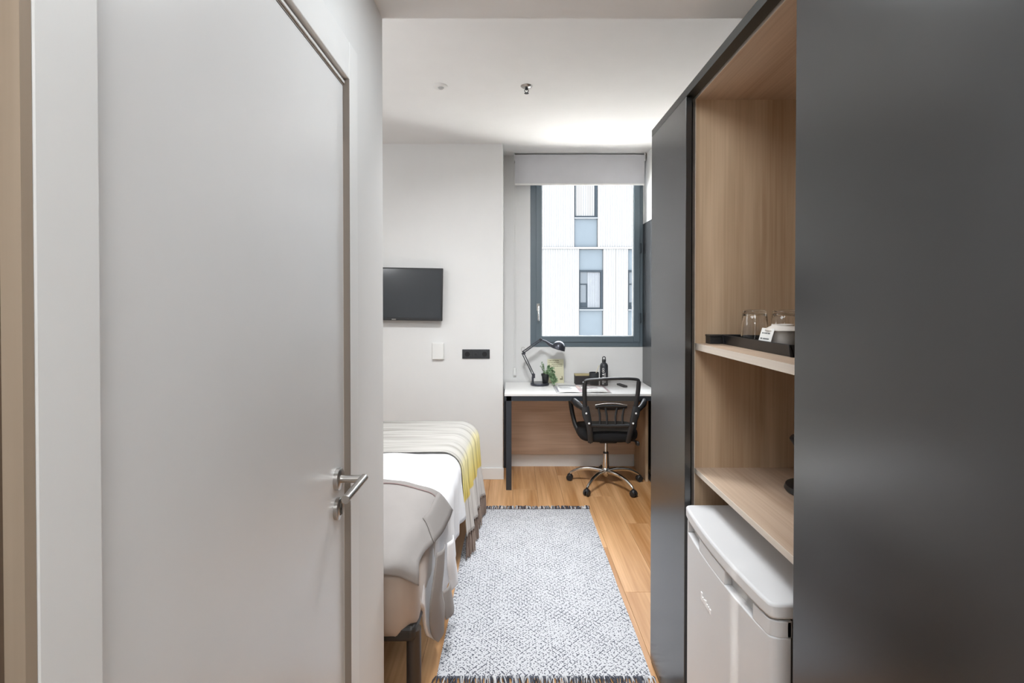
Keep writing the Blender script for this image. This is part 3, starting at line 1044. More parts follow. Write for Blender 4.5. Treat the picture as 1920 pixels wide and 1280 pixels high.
twin_arm(PV, EL, 0.0085).build('lower_arm', M['lampmetal'], lp, smooth=60)
twin_arm(EL, TP, 0.0085).build('upper_arm', M['lampmetal'], lp, smooth=60)
jt = MB()
for c in (PV, EL + Vector((0.012, 0, -0.004)), TP):
    jt.lathe(c + Vector((0, -0.014, 0)), [(0, 0), (0.013, 0), (0.014, 0.003), (0.014, 0.025), (0.013, 0.028), (0, 0.028)], 18, (0, 1, 0))
jt.build('joint', M['lampmetal'], lp, smooth=40)
sprg = MB()
for (a, c) in ((PV, EL), (EL, TP)):
    q = []
    d = (c - a)
    n = Vector((-d.z, 0, d.x)).normalized()
    for k in range(61):
        t = 0.15 + 0.35 * k / 60
        an = k * 2.1
        q.append(a + d * t + n * (0.0045 * math.cos(an)) + Vector((0, 0.0045 * math.sin(an), 0)))
    sprg.tube(q, 0.0011, 5)
sprg.build('spring', M['steel'], lp, smooth=60)
MB().tube(smooth_path([(0.110, LY, 1.055), (0.098, LY, 1.066), (0.082, LY, 1.082), (0.086, LY, 1.100), (0.104, LY, 1.104), (0.115, LY, 1.092)], 6), 0.0016, 6).build('wire', M['steel'], lp, smooth=60)
# head: stem, dome shade, socket
ax = Vector((0.34, 0.0, -0.94)).normalized() * -1          # away from the opening
ax = Vector((0.28, 0.0, 0.96)).normalized()
rimc = Vector((0.408, LY, 1.090))
MB().tube([TP, Vector((0.296, LY, 1.158)), Vector((0.335, LY, 1.128)), Vector((0.365, LY, 1.112))], [0.007, 0.009, 0.014, 0.016], 14).build('stem', M['lampmetal'], lp, smooth=60)
dome = [(0.0585 * math.cos(t), 0.010 + 0.062 * math.sin(t)) for t in [math.pi / 2 * i / 10 for i in range(10)]]
prof = [(0.0600, -0.004), (0.0600, 0.004)] + dome + [(0.0, 0.072)]
shd = MB().lathe(rimc, prof, 36, ax).build('shade', M['lampmetal'], lp, smooth=60, solid=0.0015)
MB().lathe(rimc + ax * 0.018, [(0, 0.0), (0.018, 0.004), (0.026, 0.02), (0.018, 0.036), (0, 0.044)], 20, ax).build('bulb', M['whiteplastic'], shd, smooth=60)

# ------------------------------------------------------------------ potted plant on the lamp's base
pt = empty('potted_plant', (0.294, 4.405, DT + 0.0235), 'small green trailing plant in a black pot on the lamp base', 'plant')
pc = Vector((0.294, 4.405, DT + 0.024))
MB().lathe(pc, [(0, 0), (0.024, 0), (0.026, 0.002), (0.033, 0.060), (0.037, 0.061), (0.038, 0.078), (0.034, 0.078), (0.033, 0.066), (0, 0.066)], 28).build('pot', M['plastic'], pt, smooth=40)
MB().lathe(pc, [(0, 0.0665), (0.0325, 0.0665), (0, 0.070)], 20).build('soil', M['soil'], pt)
rnd = random.Random(11)
stm, lvs = MB(), MB()
tips = [(-0.035, 0.0, 0.175, 0), (-0.045, 0.01, 0.145, 0), (-0.018, 0.01, 0.16, 0), (0.03, 0.0, 0.145, 1), (0.055, -0.02, 0.115, 1), (0.075, -0.02, 0.09, 1), (0.085, -0.03, 0.045, 1), (0.09, -0.04, 0.01, 1), (0.07, -0.055, -0.012, 1), (0.058, -0.05, 0.05, 1), (0.04, -0.045, 0.085, 1), (0.065, 0.0, 0.13, 1), (0.052, -0.06, 0.02, 1), (0.098, -0.03, 0.02, 1)]
for (tx, ty_, tz, kind_) in tips:
    a = pc + Vector((rnd.uniform(-0.012, 0.012), rnd.uniform(-0.012, 0.012), 0.068))
    e = pc + Vector((tx, ty_, max(tz, -0.020)))
    mid = (a + e) / 2 + Vector((0.008 if kind_ else 0, 0, 0.028 if tz < 0.12 else 0.006))
    path = smooth_path([a, mid, e], 6)
    stm.tube(path, 0.0012, 5)
    for k, p in enumerate(path[2:]):
        for _ in range(3 if not kind_ else 8):
            L = rnd.uniform(0.012, 0.021) * (0.65 if not kind_ else 1.0)
            W = L * 0.42
            d = Vector((rnd.uniform(-1, 1), rnd.uniform(-1, 1), rnd.uniform(-0.3, 0.9))).normalized()
            s_ = d.cross(Vector((rnd.uniform(-1, 1), rnd.uniform(-1, 1), rnd.uniform(-1, 1)))).normalized()
            n = d.cross(s_)
            q0, q1, q2, q3 = p, p + d * L * 0.5 + s_ * W + n * 0.001, p + d * L, p + d * L * 0.5 - s_ * W + n * 0.001
            if min(v.z for v in (q0, q1, q2, q3)) < DT + 0.003:
                continue
            lvs.add([q0, q1, q2, q3, p + d * L * 0.5 - n * 0.001], [(0, 1, 4), (1, 2, 4), (2, 3, 4), (3, 0, 4)])
stm.build('stems', M['twig'], pt)
lvs.build('foliage', M['leaf'], pt, kind='stuff')

# ------------------------------------------------------------------ other things on the desk
cd = empty('yellow_card', (0.396, 4.56, DT), 'pale yellow printed card standing against the wall behind the plant', 'card')
yb, yt = 4.520, 4.566
card = MB().poly_prism([(0.322, yb, DT + 0.001), (0.470, yb, DT + 0.001), (0.470, yt, DT + 0.213), (0.322, yt, DT + 0.213)], (0, 0.002, 0))
card.build('card', M['yellow_card'], cd)
pr = MB()
for z_, segs in ((0.196, ((0.335, 0.430),)), (0.180, ((0.335, 0.345), (0.349, 0.432))), (0.164, ((0.338, 0.346), (0.362, 0.462))), (0.148, ((0.335, 0.362), (0.370, 0.458)))):
    for a, c in segs:
        x = a
        while x < c - 0.004:
            w = min(c - x, rnd.uniform(0.008, 0.020))
            ya = yb + (yt - yb) * z_ / 0.212
            yb2 = yb + (yt - yb) * (z_ + 0.0055) / 0.212
            pr.poly_prism([(x, ya - 0.0004, DT + z_), (x + w - 0.003, ya - 0.0004, DT + z_), (x + w - 0.003, yb2 - 0.0004, DT + z_ + 0.0055), (x, yb2 - 0.0004, DT + z_ + 0.0055)], (0, 0.0003, 0))
            x += w
pr.build('print', M['ink'], cd)
ya = yb + (yt - yb) * 0.03 / 0.212
yc = yb + (yt - yb) * 0.062 / 0.212
MB().poly_prism([(0.432, ya - 0.0004, DT + 0.03), (0.460, ya - 0.0004, DT + 0.03), (0.456, yc - 0.0004, DT + 0.062), (0.438, yc - 0.0004, DT + 0.060)], (0, 0.0003, 0)).build('picture', M['ink'], cd)

db = empty('storage_box', (0.625, 4.47, DT), 'dark box with a kraft lid on the desk left of the cup', 'box')
box('body', M['dark_card'], 0.562, 0.70, 4.43, 4.53, DT + 0.0005, DT + 0.079, db, bevel=0.001)
box('lid', M['kraft'], 0.5605, 0.7015, 4.4285, 4.5315, DT + 0.0792, DT + 0.089, db, bevel=0.001)
dc = empty('pencil_cup', (0.716, 4.37, DT), 'black cylinder cup with a pale stick on the desk', 'cup')
MB().lathe((0.716, 4.37, DT + 0.0005), [(0, 0), (0.040, 0), (0.042, 0.003), (0.042, 0.119), (0.0395, 0.119), (0.0395, 0.006), (0, 0.006)], 32).build('body', M['blackcup'], dc, smooth=40)
tg = empty('wooden_stick', (0.745, 4.37, DT + 0.01), 'pale wooden stick leaning in the black cup on the desk', 'stick')
MB().tube([(0.700, 4.37, DT + 0.012), (0.737, 4.37, DT + 0.122), (0.758, 4.37, DT + 0.172)], [0.003, 0.0035, 0.004], 8).build('shaft', M['stick'], tg)
MB().ball((0.759, 4.37, DT + 0.174), 0.0055, 10, 6).build('tip', M['stick'], tg, smooth=60)
bt = empty('water_bottle', (0.808, 4.40, DT), 'black metal water bottle with white lettering standing on the desk', 'bottle')
bc_ = Vector((0.808, 4.40, DT + 0.0005))
MB().lathe(bc_, [(0, 0), (0.033, 0), (0.0355, 0.003), (0.0355, 0.168), (0.034, 0.180), (0.027, 0.193), (0.018, 0.200), (0.0165, 0.204), (0.0165, 0.208), (0, 0.208)], 32).build('body', M['bottle'], bt, smooth=40)
cap = MB().lathe(bc_, [(0, 0.208), (0.0175, 0.208), (0.0175, 0.226), (0.0155, 0.229), (0, 0.229)], 24)
cap.tube(smooth_path([bc_ + Vector((-0.012, 0, 0.228)), bc_ + Vector((-0.011, 0, 0.246)), bc_ + Vector((0, 0, 0.253)), bc_ + Vector((0.011, 0, 0.246)), bc_ + Vector((0.012, 0, 0.228))], 6), 0.004, 8)
cap.build('cap', M['plastic'], bt, smooth=40)
rot = Matrix.Rotation(R(90), 3, 'X')
rot = Matrix.Rotation(R(-14), 3, 'Z') @ rot @ Matrix.Rotation(R(90), 3, 'Z')
text_mesh('lettering', 'REFILL & GO', 0.026, M['white'], bt, bc_ + Vector((-0.0120, -0.0352, 0.085)), rot)
fine = MB()
zz = 0.03
while zz < 0.11:
    L = rnd.uniform(0.006, 0.014)
    fine.box(0.8095, 0.8135, 4.3636, 4.3648, DT + zz, DT + zz + L)
    zz += L + 0.004
fine.build('small_print', M['white'], bt)

# open magazine
mg = empty('open_magazine', (0.58, 4.19, DT), 'open magazine with white and mauve pages at the desk front', 'magazine')


def page(xa, xb, lift, rows_=9):
    out = []
    for i in range(rows_):
        t = i / (rows_ - 1)
        x = xa + (xb - xa) * t
        z = DT + 0.002 + lift * math.sin(math.pi * min(1, t)) ** 0.8
        out.append([Vector((x, 4.025, z)), Vector((x, 4.365, z))])
    return out


MB().grid(page(0.362, 0.585, 0.007)).build('left_page', M['white'], mg, solid=0.003, smooth=60)
MB().grid(page(0.800, 0.587, 0.007)).build('right_page', M['white'], mg, solid=0.003, smooth=60)
box('spine', M['mag_grey'], 0.358, 0.804, 4.022, 4.368, DT + 0.0003, DT + 0.0012, mg)


def print_patch(xa, xb, ya_, yb_, src0, src1, lift=0.007):
    out = []
    for i in range(8):
        x = xa + (xb - xa) * i / 7
        t = (x - src0) / (src1 - src0)
        z = DT + 0.0042 + lift * math.sin(math.pi * max(0, min(1, t))) ** 0.8
        out.append([Vector((x, ya_, z)), Vector((x, yb_, z))])
    return out


pp = MB()
pp.grid(print_patch(0.366, 0.385, 4.04, 4.355, 0.362, 0.585))
pp.grid(print_patch(0.40, 0.56, 4.315, 4.355, 0.362, 0.585))
for k in range(5):
    pp.grid(print_patch(0.40, 0.49 + 0.01 * (k % 3), 4.14 + 0.028 * k, 4.150 + 0.028 * k, 0.362, 0.585))
pp.build('left_print', M['mag_grey'], mg)
pp = MB()
pp.grid(print_patch(0.545, 0.583, 4.03, 4.36, 0.362, 0.585))
pp.grid(print_patch(0.775, 0.797, 4.03, 4.36, 0.800, 0.587))
pp.grid(print_patch(0.595, 0.775, 4.31, 4.36, 0.800, 0.587))
pp.grid(print_patch(0.62, 0.72, 4.19, 4.23, 0.800, 0.587))
pp.build('mauve_print', M['mag_mauve'], mg)
pp = MB().grid(print_patch(0.548, 0.58, 4.20, 4.33, 0.362, 0.585))
for f_ in pp.v:
    f_.z += 0.0004
pp.build('peach_print', M['mag_peach'], mg)

rc_ = empty('remote_control', (0.955, 4.36, DT), 'small dark remote control lying on the desk right of the chair back', 'remote')
d = Vector((-0.030, 0.125, 0)).normalized()
n = Vector((d.y, -d.x, 0))
c0 = Vector((0.972, 4.285, DT + 0.0008))
MB().poly_prism([c0 - n * 0.02, c0 + n * 0.02, c0 + n * 0.017 + d * 0.14, c0 - n * 0.017 + d * 0.14], (0, 0, 0.016)).build('body', M['blackplastic'], rc_, bevel=0.004)
bts = MB()
for i in range(5):
    for j in (-1, 0, 1):
        q = c0 + d * (0.03 + 0.022 * i) + n * (0.009 * j) + Vector((0, 0, 0.016))
        bts.box(q.x - 0.003, q.x + 0.003, q.y - 0.004, q.y + 0.004, q.z - 0.001, q.z + 0.002)
bts.build('buttons', M['outblind'], rc_)

# ------------------------------------------------------------------ office chair
CX, CY = 0.772, 4.11
oc = empty('office_chair', (CX, CY, 0), 'black mesh back office chair on a chrome star base at the desk', 'chair')
hub = MB().lathe((CX, CY, 0), [(0, 0.072), (0.012, 0.072), (0.020, 0.085), (0.034, 0.098), (0.036, 0.130), (0.028, 0.145), (0, 0.145)], 24)
hub.build('hub', M['chrome'], oc, smooth=40)
for k in range(5):
    a = R(15 + 72 * k)
    dv = Vector((math.cos(a), math.sin(a), 0))
    c = Vector((CX, CY, 0))
    path = smooth_path([c + dv * 0.02 + Vector((0, 0, 0.118)), c + dv * 0.12 + Vector((0, 0, 0.122)), c + dv * 0.21 + Vector((0, 0, 0.108)), c + dv * 0.275 + Vector((0, 0, 0.078)), c + dv * 0.300 + Vector((0, 0, 0.060))], 5)
    arm = MB().tube(path, [0.019 - 0.007 * i / len(path) for i in range(len(path))], 12, flat=0.8).build('base_arm', M['chrome'], oc, smooth=60)
    cc = c + dv * 0.305
    cs = MB()
    sd = Vector((-dv.y, dv.x, 0))
    for s_ in (-1, 1):
        w0 = cc + sd * (0.004 * s_) + Vector((0, 0, 0.0262))
        cs.lathe(w0, [(0, 0), (0.022, 0), (0.0255, 0.004), (0.0255, 0.014), (0.022, 0.018), (0.010, 0.019), (0, 0.017)], 20, sd * s_)
    cs.tube([cc + Vector((0, 0, 0.026)), cc + Vector((0, 0, 0.062))], 0.0065, 10)
    cs.lathe(cc + Vector((0, 0, 0.030)), [(0, 0.028), (0.012, 0.027), (0.020, 0.020), (0.022, 0.010), (0.020, 0.008)], 16)
    cs.build('caster', M['plastic'], arm, smooth=40)
MB().lathe((CX, CY, 0), [(0, 0.14), (0.026, 0.14), (0.0255, 0.17), (0.0215, 0.262), (0, 0.262)], 24).build('gas_column', M['chrome'], oc, smooth=40)
MB().lathe((CX, CY, 0), [(0, 0.262), (0.022, 0.262), (0.023, 0.268), (0.019, 0.276), (0, 0.276)], 20).build('collar', M['plastic'], oc, smooth=40)
MB().lathe((CX, CY, 0), [(0, 0.276), (0.0135, 0.276), (0.0135, 0.40), (0, 0.40)], 18).build('piston', M['chrome'], oc, smooth=40)
box('tilt_mechanism', M['blackmetal'], CX - 0.07, CX + 0.07, CY - 0.11, CY + 0.09, 0.372, 0.412, oc, bevel=0.008)
# seat cushion: rounded slab, front edge drooping
rows_ = []
nu, nv = 24, 16
seat = MB()
top, bot = [], []


def sup(t, e=0.55):
    return math.copysign(abs(math.cos(t)) ** e, math.cos(t)), math.copysign(abs(math.sin(t)) ** e, math.sin(t))


ringsv = []
for (sc_, z_) in ((0.0, 0.402), (0.80, 0.400), (0.92, 0.404), (0.985, 0.424), (1.0, 0.446), (0.985, 0.470), (0.93, 0.486), (0.75, 0.494), (0.0, 0.492)):
    rr = []
    for k in range(36):
        a = 2 * math.pi * k / 36
        cx_, sy_ = sup(a)
        yy = CY + 0.025 + sy_ * 0.235 * sc_
        rr.append(Vector((CX + cx_ * 0.243 * sc_, yy, z_ - 0.02 * max(0, sy_) ** 3 * sc_)))
    ringsv.append(rr + [rr[0]])
seat.grid(ringsv).build('seat', M['cushion'], oc, smooth=60)
# back frame
XL, XR = 0.556, 0.966
bf = MB()
pathb = smooth_path([(XL + 0.010, 3.862, 0.655), (XL + 0.003, 3.846, 0.74), (XL - 0.001, 3.832, 0.83), (XL, 3.820, 0.893)], 5)
bf.tube(pathb, 0.0175, 12, flat=0.7)
pathb = smooth_path([(XR - 0.018, 3.862, 0.655), (XR - 0.008, 3.846, 0.74), (XR, 3.832, 0.83), (XR + 0.002, 3.820, 0.898)], 5)
bf.tube(pathb, 0.0175, 12, flat=0.7)
pt_ = smooth_path([(XL, 3.820, 0.880), (XL + 0.004, 3.820, 0.900), (XL + 0.03, 3.818, 0.908), (0.68, 3.800, 0.918), (0.765, 3.797, 0.922), (0.86, 3.800, 0.922), (XR - 0.03, 3.818, 0.916), (XR - 0.002, 3.820, 0.908), (XR + 0.002, 3.820, 0.888)], 5)
bf.tube(pt_, 0.0115, 10)
bf.build('back_frame', M['greyplastic'], oc, smooth=60)
g = []
for i in range(13):
    z_ = 0.50 + (0.905 - 0.50) * i / 12
    row = []
    yb_ = 3.862 - 0.042 * ((z_ - 0.655) / 0.25 if z_ > 0.655 else (z_ - 0.655) / 0.5)
    for j in range(13):
        t = j / 12
        xl = XL + 0.012 + (0.03 * max(0, 0.66 - z_) / 0.16)
        xr = XR - 0.012 - (0.03 * max(0, 0.66 - z_) / 0.16)
        row.append(Vector((xl + (xr - xl) * t, yb_ + 0.022 * math.sin(math.pi * t), z_)))
    g.append(row)
MB().grid(g).build('back_mesh', M['meshfab'], oc, smooth=60)
# black bracket bars either side with two bolts each
for s_, x0 in ((-1, 0.564), (1, 0.958)):
    dx = -s_
    path = smooth_path([(x0, 3.853, 0.700), (x0 + dx * 0.008, 3.850, 0.640), (x0 + dx * 0.030, 3.858, 0.560), (x0 + dx * 0.045, 3.885, 0.470), (x0 + dx * 0.050, 3.915, 0.405)], 5)
    brk = MB().tube(path, [0.026 + 0.006 * math.sin(math.pi * min(1, 2.2 * i / (len(path) - 1))) if i < len(path) * 0.45 else 0.026 - 0.006 * i / len(path) for i in range(len(path))], 14, flat=0.40, up=(0, 1, 0)).build('back_bracket', M['greyplastic'], oc, smooth=60)
    for (bx_, bz_) in ((x0 + dx * 0.006, 0.650), (x0 + dx * 0.028, 0.572)):
        MB().lathe((bx_, 3.8385, bz_), [(0, 0.0045), (0.006, 0.004), (0.008, 0.0), (0, -0.004)], 12, (0, -1, 0)).build('bolt', M['badge'], brk, smooth=40)
    # lower support from bracket under the seat
    MB().tube([(x0 + dx * 0.050, 3.915, 0.408), (x0 + dx * 0.06, 4.03, 0.400), (x0 + dx * 0.12, 4.08, 0.396)], 0.014, 8, flat=0.6).build('support_bar', M['greyplastic'], oc, smooth=60)
    # loop armrest
    ox = 0.0
    q = lambda x: CX + s_ * (CX - x) if s_ > 0 else x
    path = smooth_path([(q(0.578), 3.870, 0.660), (q(0.535), 3.90, 0.690), (q(0.500), 3.955, 0.712), (q(0.492), 4.06, 0.714), (q(0.490), 4.16, 0.708), (q(0.492), 4.215, 0.685), (q(0.500), 4.215, 0.62), (q(0.512), 4.185, 0.545), (q(0.530), 4.14, 0.475), (q(0.570), 4.10, 0.425), (q(0.63), 4.09, 0.408)], 6)
    nn = len(path)
    rr = []
    for i in range(nn):
        t = i / (nn - 1)
        rr.append(0.030 if 0.12 < t < 0.5 else 0.026)
    MB().tube(path, rr, 12, flat=0.72, up=(1, 0, 0)).build('armrest', M['plastic'], oc, smooth=60)
# lumbar support: arched shell with ribs down to a cross bar
lm = MB()
up_, lo_ = [], []
for i in range(13):
    t = -1 + 2 * i / 12
    x = 0.765 + 0.122 * t
    y = 3.862 + 0.010 * (1 - t * t)
    up_.append((x, y, 0.716 - 0.012 * t * t))
    lo_.append((x, y + 0.004, 0.668 + 0.018 * t * t))
lm.grid([[Vector(p) for p in up_], [Vector((p[0], p[1] - 0.012, (p[2] * 0.7 + q_[2] * 0.3))) for p, q_ in zip(up_, lo_)], [Vector(p) for p in lo_]])
lumb = lm.build('lumbar_support', M['greyplastic'], oc, smooth=60, solid=0.006)
MB().tube([(p[0], p[1] - 0.006, p[2] + 0.003) for p in up_], 0.0048, 8).build('lumbar_rim', M['steel'], lumb, smooth=60)  # bright tube stands in for the highlight along the arch
for x in (0.668, 0.722, 0.812, 0.866):
    tx = x + (0.012 if x < 0.765 else -0.012)
    MB().tube([(x, 3.866, 0.69), (tx, 3.868, 0.62), (tx, 3.866, 0.560)], 0.008, 8, flat=0.6).build('lumbar_rib', M['greyplastic'], lumb, smooth=60)
MB().tube(smooth_path([(0.595, 3.862, 0.552), (0.68, 3.868, 0.548), (0.765, 3.872, 0.546), (0.85, 3.868, 0.548), (0.932, 3.862, 0.552)], 4), 0.014, 10, flat=0.6, up=(0, 1, 0)).build('cross_bar', M['greyplastic'], oc, smooth=60)
MB().tube(smooth_path([(0.84, 4.05, 0.396), (0.94, 4.0, 0.400), (0.985, 3.97, 0.395), (1.002, 3.955, 0.366)], 5), [0.007] * 9 + [0.010, 0.013, 0.017, 0.019, 0.018, 0.015, 0.010], 10, flat=0.6).build('tilt_lever', M['plastic'], oc, smooth=60)

# ------------------------------------------------------------------ rug
rg = empty('rug', (0.13, 2.83, 0), 'long grey white woven rug with a diamond weave and dark fringes', 'rug')
RX0, RX1, RY0, RY1 = -0.300, 0.560, 1.985, 3.625
g, gb = [], []
for i in range(57):
    y = RY0 + (RY1 - RY0) * i / 56
    row = []
    for j in range(25):
        t = j / 24
        wob = 0.006 * noise.noise(Vector((3.3 if t < 0.5 else 9.1, y * 2.2, 0))) * (2 * abs(t - 0.5))
        x = RX0 + (RX1 - RX0) * t + wob
        z_ = 0.0085 + 0.0016 * noise.noise(Vector((x * 3, y * 3, 1.7)))
        if j in (0, 24) or i in (0, 56):
            z_ = 0.0012
        row.append(Vector((x, y, z_)))
    g.append(row)
MB().grid(g).build('woven_body', M['rug'], rg, smooth=60)
for yy, sg in ((RY0, -1), (RY1, 1)):
    f = MB()
    x = RX0 - 0.004
    while x < RX1 + 0.004:
        L = rnd.uniform(0.032, 0.058)
        dx = rnd.uniform(-0.018, 0.018)
        f.tube([(x, yy - sg * 0.004, 0.006), (x + dx * 0.4, yy + sg * L * 0.45, 0.010 + rnd.uniform(0, 0.006)), (x + dx, yy + sg * L, 0.003)], [0.0026, 0.0028, 0.0018], 5)
        x += rnd.uniform(0.0035, 0.006)
    f.build('fringe', M['fringe'], rg, kind='stuff')

# ------------------------------------------------------------------ bed and bedding
bd = empty('bed', (-0.78, 2.66, 0), 'single bed with a beige satin skirted base and dark round legs', 'bed')
BX0, BX1, BY0, BY1 = -1.25, -0.335, 1.735, 3.56
for (x, y) in ((-0.352, 1.785), (-0.352, 3.50), (-1.20, 1.785), (-1.20, 3.50)):
    MB().cyl((x, y, 0), (x, y, 0.335), 0.026, seg=24).build('leg', M['brown_leg'], bd, smooth=40)
box('bed_frame', M['bedbase'], BX0 + 0.004, BX1 - 0.005, BY0 + 0.012, BY1 - 0.01, 0.302, 0.36, bd, bevel=0.02, bseg=4)
# skirted base: rounded plan, gathered elastic hem tucked under
g = []
per = []


def rrect(t, inset):
    x0, x1, y0, y1, r = BX0 + inset, BX1 - inset, BY0 + inset, BY1 - inset, 0.075
    w, h = x1 - x0 - 2 * r, y1 - y0 - 2 * r
    segs = [w, math.pi * r / 2, h, math.pi * r / 2] * 2
    L = sum(segs) * (t % 1.0)
    pos = [(Vector((x0 + r, y0, 0)), Vector((1, 0, 0))), (Vector((x1 - r, y0 + r, 0)), -90), (Vector((x1, y0 + r, 0)), Vector((0, 1, 0))), (Vector((x1 - r, y1 - r, 0)), 0),
           (Vector((x1 - r, y1, 0)), Vector((-1, 0, 0))), (Vector((x0 + r, y1 - r, 0)), 90), (Vector((x0, y1 - r, 0)), Vector((0, -1, 0))), (Vector((x0 + r, y0 + r, 0)), 180)]
    for s_, (p, q_) in zip(segs, pos):
        if L <= s_:
            if isinstance(q_, Vector):
                return p + q_ * L
            a = R(q_ + 90 * L / s_)
            return p + Vector((math.cos(a) * r, math.sin(a) * r, 0))
        L -= s_
    return pos[0][0]


NP = 300
for (z_, ins, amp) in ((0.565, 0.02, 0), (0.555, 0.002, 0.001), (0.53, -0.004, 0.004), (0.46, -0.004, 0.010), (0.40, -0.002, 0.017), (0.355, 0.004, 0.022), (0.325, 0.018, 0.018), (0.318, 0.05, 0.004)):
    row = []
    for k in range(NP + 1):
        t = (k % NP) / NP
        p = rrect(t, ins)
        w = noise.noise(Vector((math.cos(t * 2 * math.pi) * 9, math.sin(t * 2 * math.pi) * 9, z_ * 1.2)))
        c = Vector((-0.79, 2.65, 0))
        p = p + (p - c).normalized() * (amp * w)
        hemz = 0.024 * noise.noise(Vector((math.cos(t * 2 * math.pi) * 14, math.sin(t * 2 * math.pi) * 14, 3))) if z_ < 0.36 else 0
        row.append(Vector((p.x, p.y, z_ + hemz + (0.012 if z_ < 0.36 and abs(p.x - BX1) < 0.06 else 0))))
    g.append(row)
MB().grid(g).build('satin_skirt', M['satin'], bd, smooth=60)
box('mattress', M['linen'], BX0 + 0.02, BX1 - 0.02, BY0 + 0.02, BY1 - 0.015, 0.40, 0.584, bd, bevel=0.05, bseg=4)


def cloth_point(s, xe, zt, r, flare):
    """s = distance along the cloth from X=-1.22; over the top, round the edge, down the side"""
    L1 = (xe - r) - (-1.22)
    if s <= L1:
        return -1.22 + s, zt
    s2 = s - L1
    A = math.pi / 2 * r
    if s2 <= A:
        a = s2 / r
        return xe - r + r * math.sin(a), zt - r + r * math.cos(a)
    d_ = s2 - A
    return xe + flare * d_, zt - r - d_


# duvet: white, over the mattress and down the aisle side, hem rising and falling
def duvet_len(y):
    # length of the side drop (m below the rounded edge), longest where the corner hangs
    pts = [(1.72, 0.02), (1.80, 0.07), (1.90, 0.16), (1.98, 0.30), (2.06, 0.38), (2.16, 0.37), (2.22, 0.41), (2.30, 0.31), (2.36, 0.25), (2.5, 0.255), (2.75, 0.25), (2.95, 0.27), (3.53, 0.25)]
    for (a, va), (b__, vb) in zip(pts, pts[1:]):
        if a <= y <= b__:
            return va + (vb - va) * (y - a) / (b__ - a)
    return 0.25


dv_ = empty('duvet', (-0.78, 2.62, 0.60), 'white duvet spread on the bed with one corner folded back', 'duvet')
g = []
for i in range(91):
    y = 1.80 + (3.53 - 1.80) * i / 90
    row = []
    nf = max(0.0, min(1.0, (2.36 - y) / 0.10))
    xe, zt, r = -0.297 - 0.043 * nf, 0.622 - 0.022 * nf, 0.10 + 0.02 * nf
    L1 = xe - r + 1.22
    A = math.pi / 2 * r
    tot = L1 + A + duvet_len(y)
    for j in range(61):
        t = j / 60
        s_ = tot * t
        x, z_ = cloth_point(s_, xe, zt, r, 0.03)
        drop = max(0, s_ - L1 - A * 0.5)
        n1 = noise.noise(Vector((y * 7.0, drop * 1.5, 4.2)))
        n2 = noise.noise(Vector((y * 17.0, drop * 3.0 + x, 8.8)))
        x += (0.10 * drop * n1 + 0.035 * drop * n2) if drop > 0 else 0
        if s_ < L1 + A * 0.6:
            dd = noise.noise(Vector((x * 5.5, y * 3.2, 0.3))) * 0.010 + noise.noise(Vector((x * 13 + y * 5, y * 7, 5.5))) * 0.005
            z_ += dd * (1 - nf)
        if y < 1.98:
            z_ -= (1.98 - y) ** 2 * 1.8 if s_ < L1 + A else 0
        row.append(Vector((x, y, z_)))
    g.append(row)
MB().grid(g).build('cover', M['linen'], dv_, smooth=80, solid=0.012)
# the folded back edge: pale grey underside with a darker border, lying over the head end
flap = [
    [(-1.20, 2.37, 0.652), (-0.80, 2.37, 0.655), (-0.56, 2.36, 0.658), (-0.43, 2.30, 0.655), (-0.345, 2.31, 0.622), (-0.280, 2.335, 0.520)],
    [(-1.20, 2.28, 0.660), (-0.80, 2.28, 0.662), (-0.56, 2.27, 0.664), (-0.43, 2.23, 0.655), (-0.350, 2.24, 0.618), (-0.287, 2.20, 0.520)],
    [(-1.20, 2.12, 0.660), (-0.80, 2.12, 0.660), (-0.57, 2.10, 0.658), (-0.44, 2.10, 0.650), (-0.358, 2.10, 0.614), (-0.300, 2.03, 0.540)],
    [(-1.20, 1.95, 0.652), (-0.80, 1.95, 0.652), (-0.58, 1.95, 0.650), (-0.455, 1.95, 0.638), (-0.382, 1.93, 0.626), (-0.326, 1.865, 0.572)],
    [(-1.20, 1.79, 0.638), (-0.80, 1.79, 0.638), (-0.58, 1.79, 0.634), (-0.465, 1.79, 0.618), (-0.395, 1.79, 0.616), (-0.332, 1.78, 0.570)],
    [(-1.20, 1.712, 0.606), (-0.80, 1.712, 0.606), (-0.58, 1.712, 0.602), (-0.462, 1.718, 0.592), (-0.392, 1.728, 0.592), (-0.327, 1.750, 0.545)],
    [(-1.20, 1.706, 0.574), (-0.80, 1.706, 0.574), (-0.58, 1.706, 0.572), (-0.460, 1.710, 0.568), (-0.388, 1.722, 0.552), (-0.326, 1.742, 0.510)],
]


def refine(ctrl, n):
    a = [smooth_path(r_, n) for r_ in ctrl]
    cols = list(zip(*a))
    out = [smooth_path(c_, n) for c_ in cols]
    return [list(r_) for r_ in zip(*out)]


fg = refine(flap, 5)
for r_ in fg:
    for p in r_:
        p.z += 0.006 * noise.noise(Vector((p.x * 9, p.y * 6, 2.2))) + 0.006 * noise.noise(Vector(((p.x + p.y) * 11, (p.x - p.y) * 3, 7.7)))
fl_ = MB().grid(fg).build('folded_edge', M['grey_linen'], dv_, smooth=80, solid=0.006, label='pale grey folded-back underside')
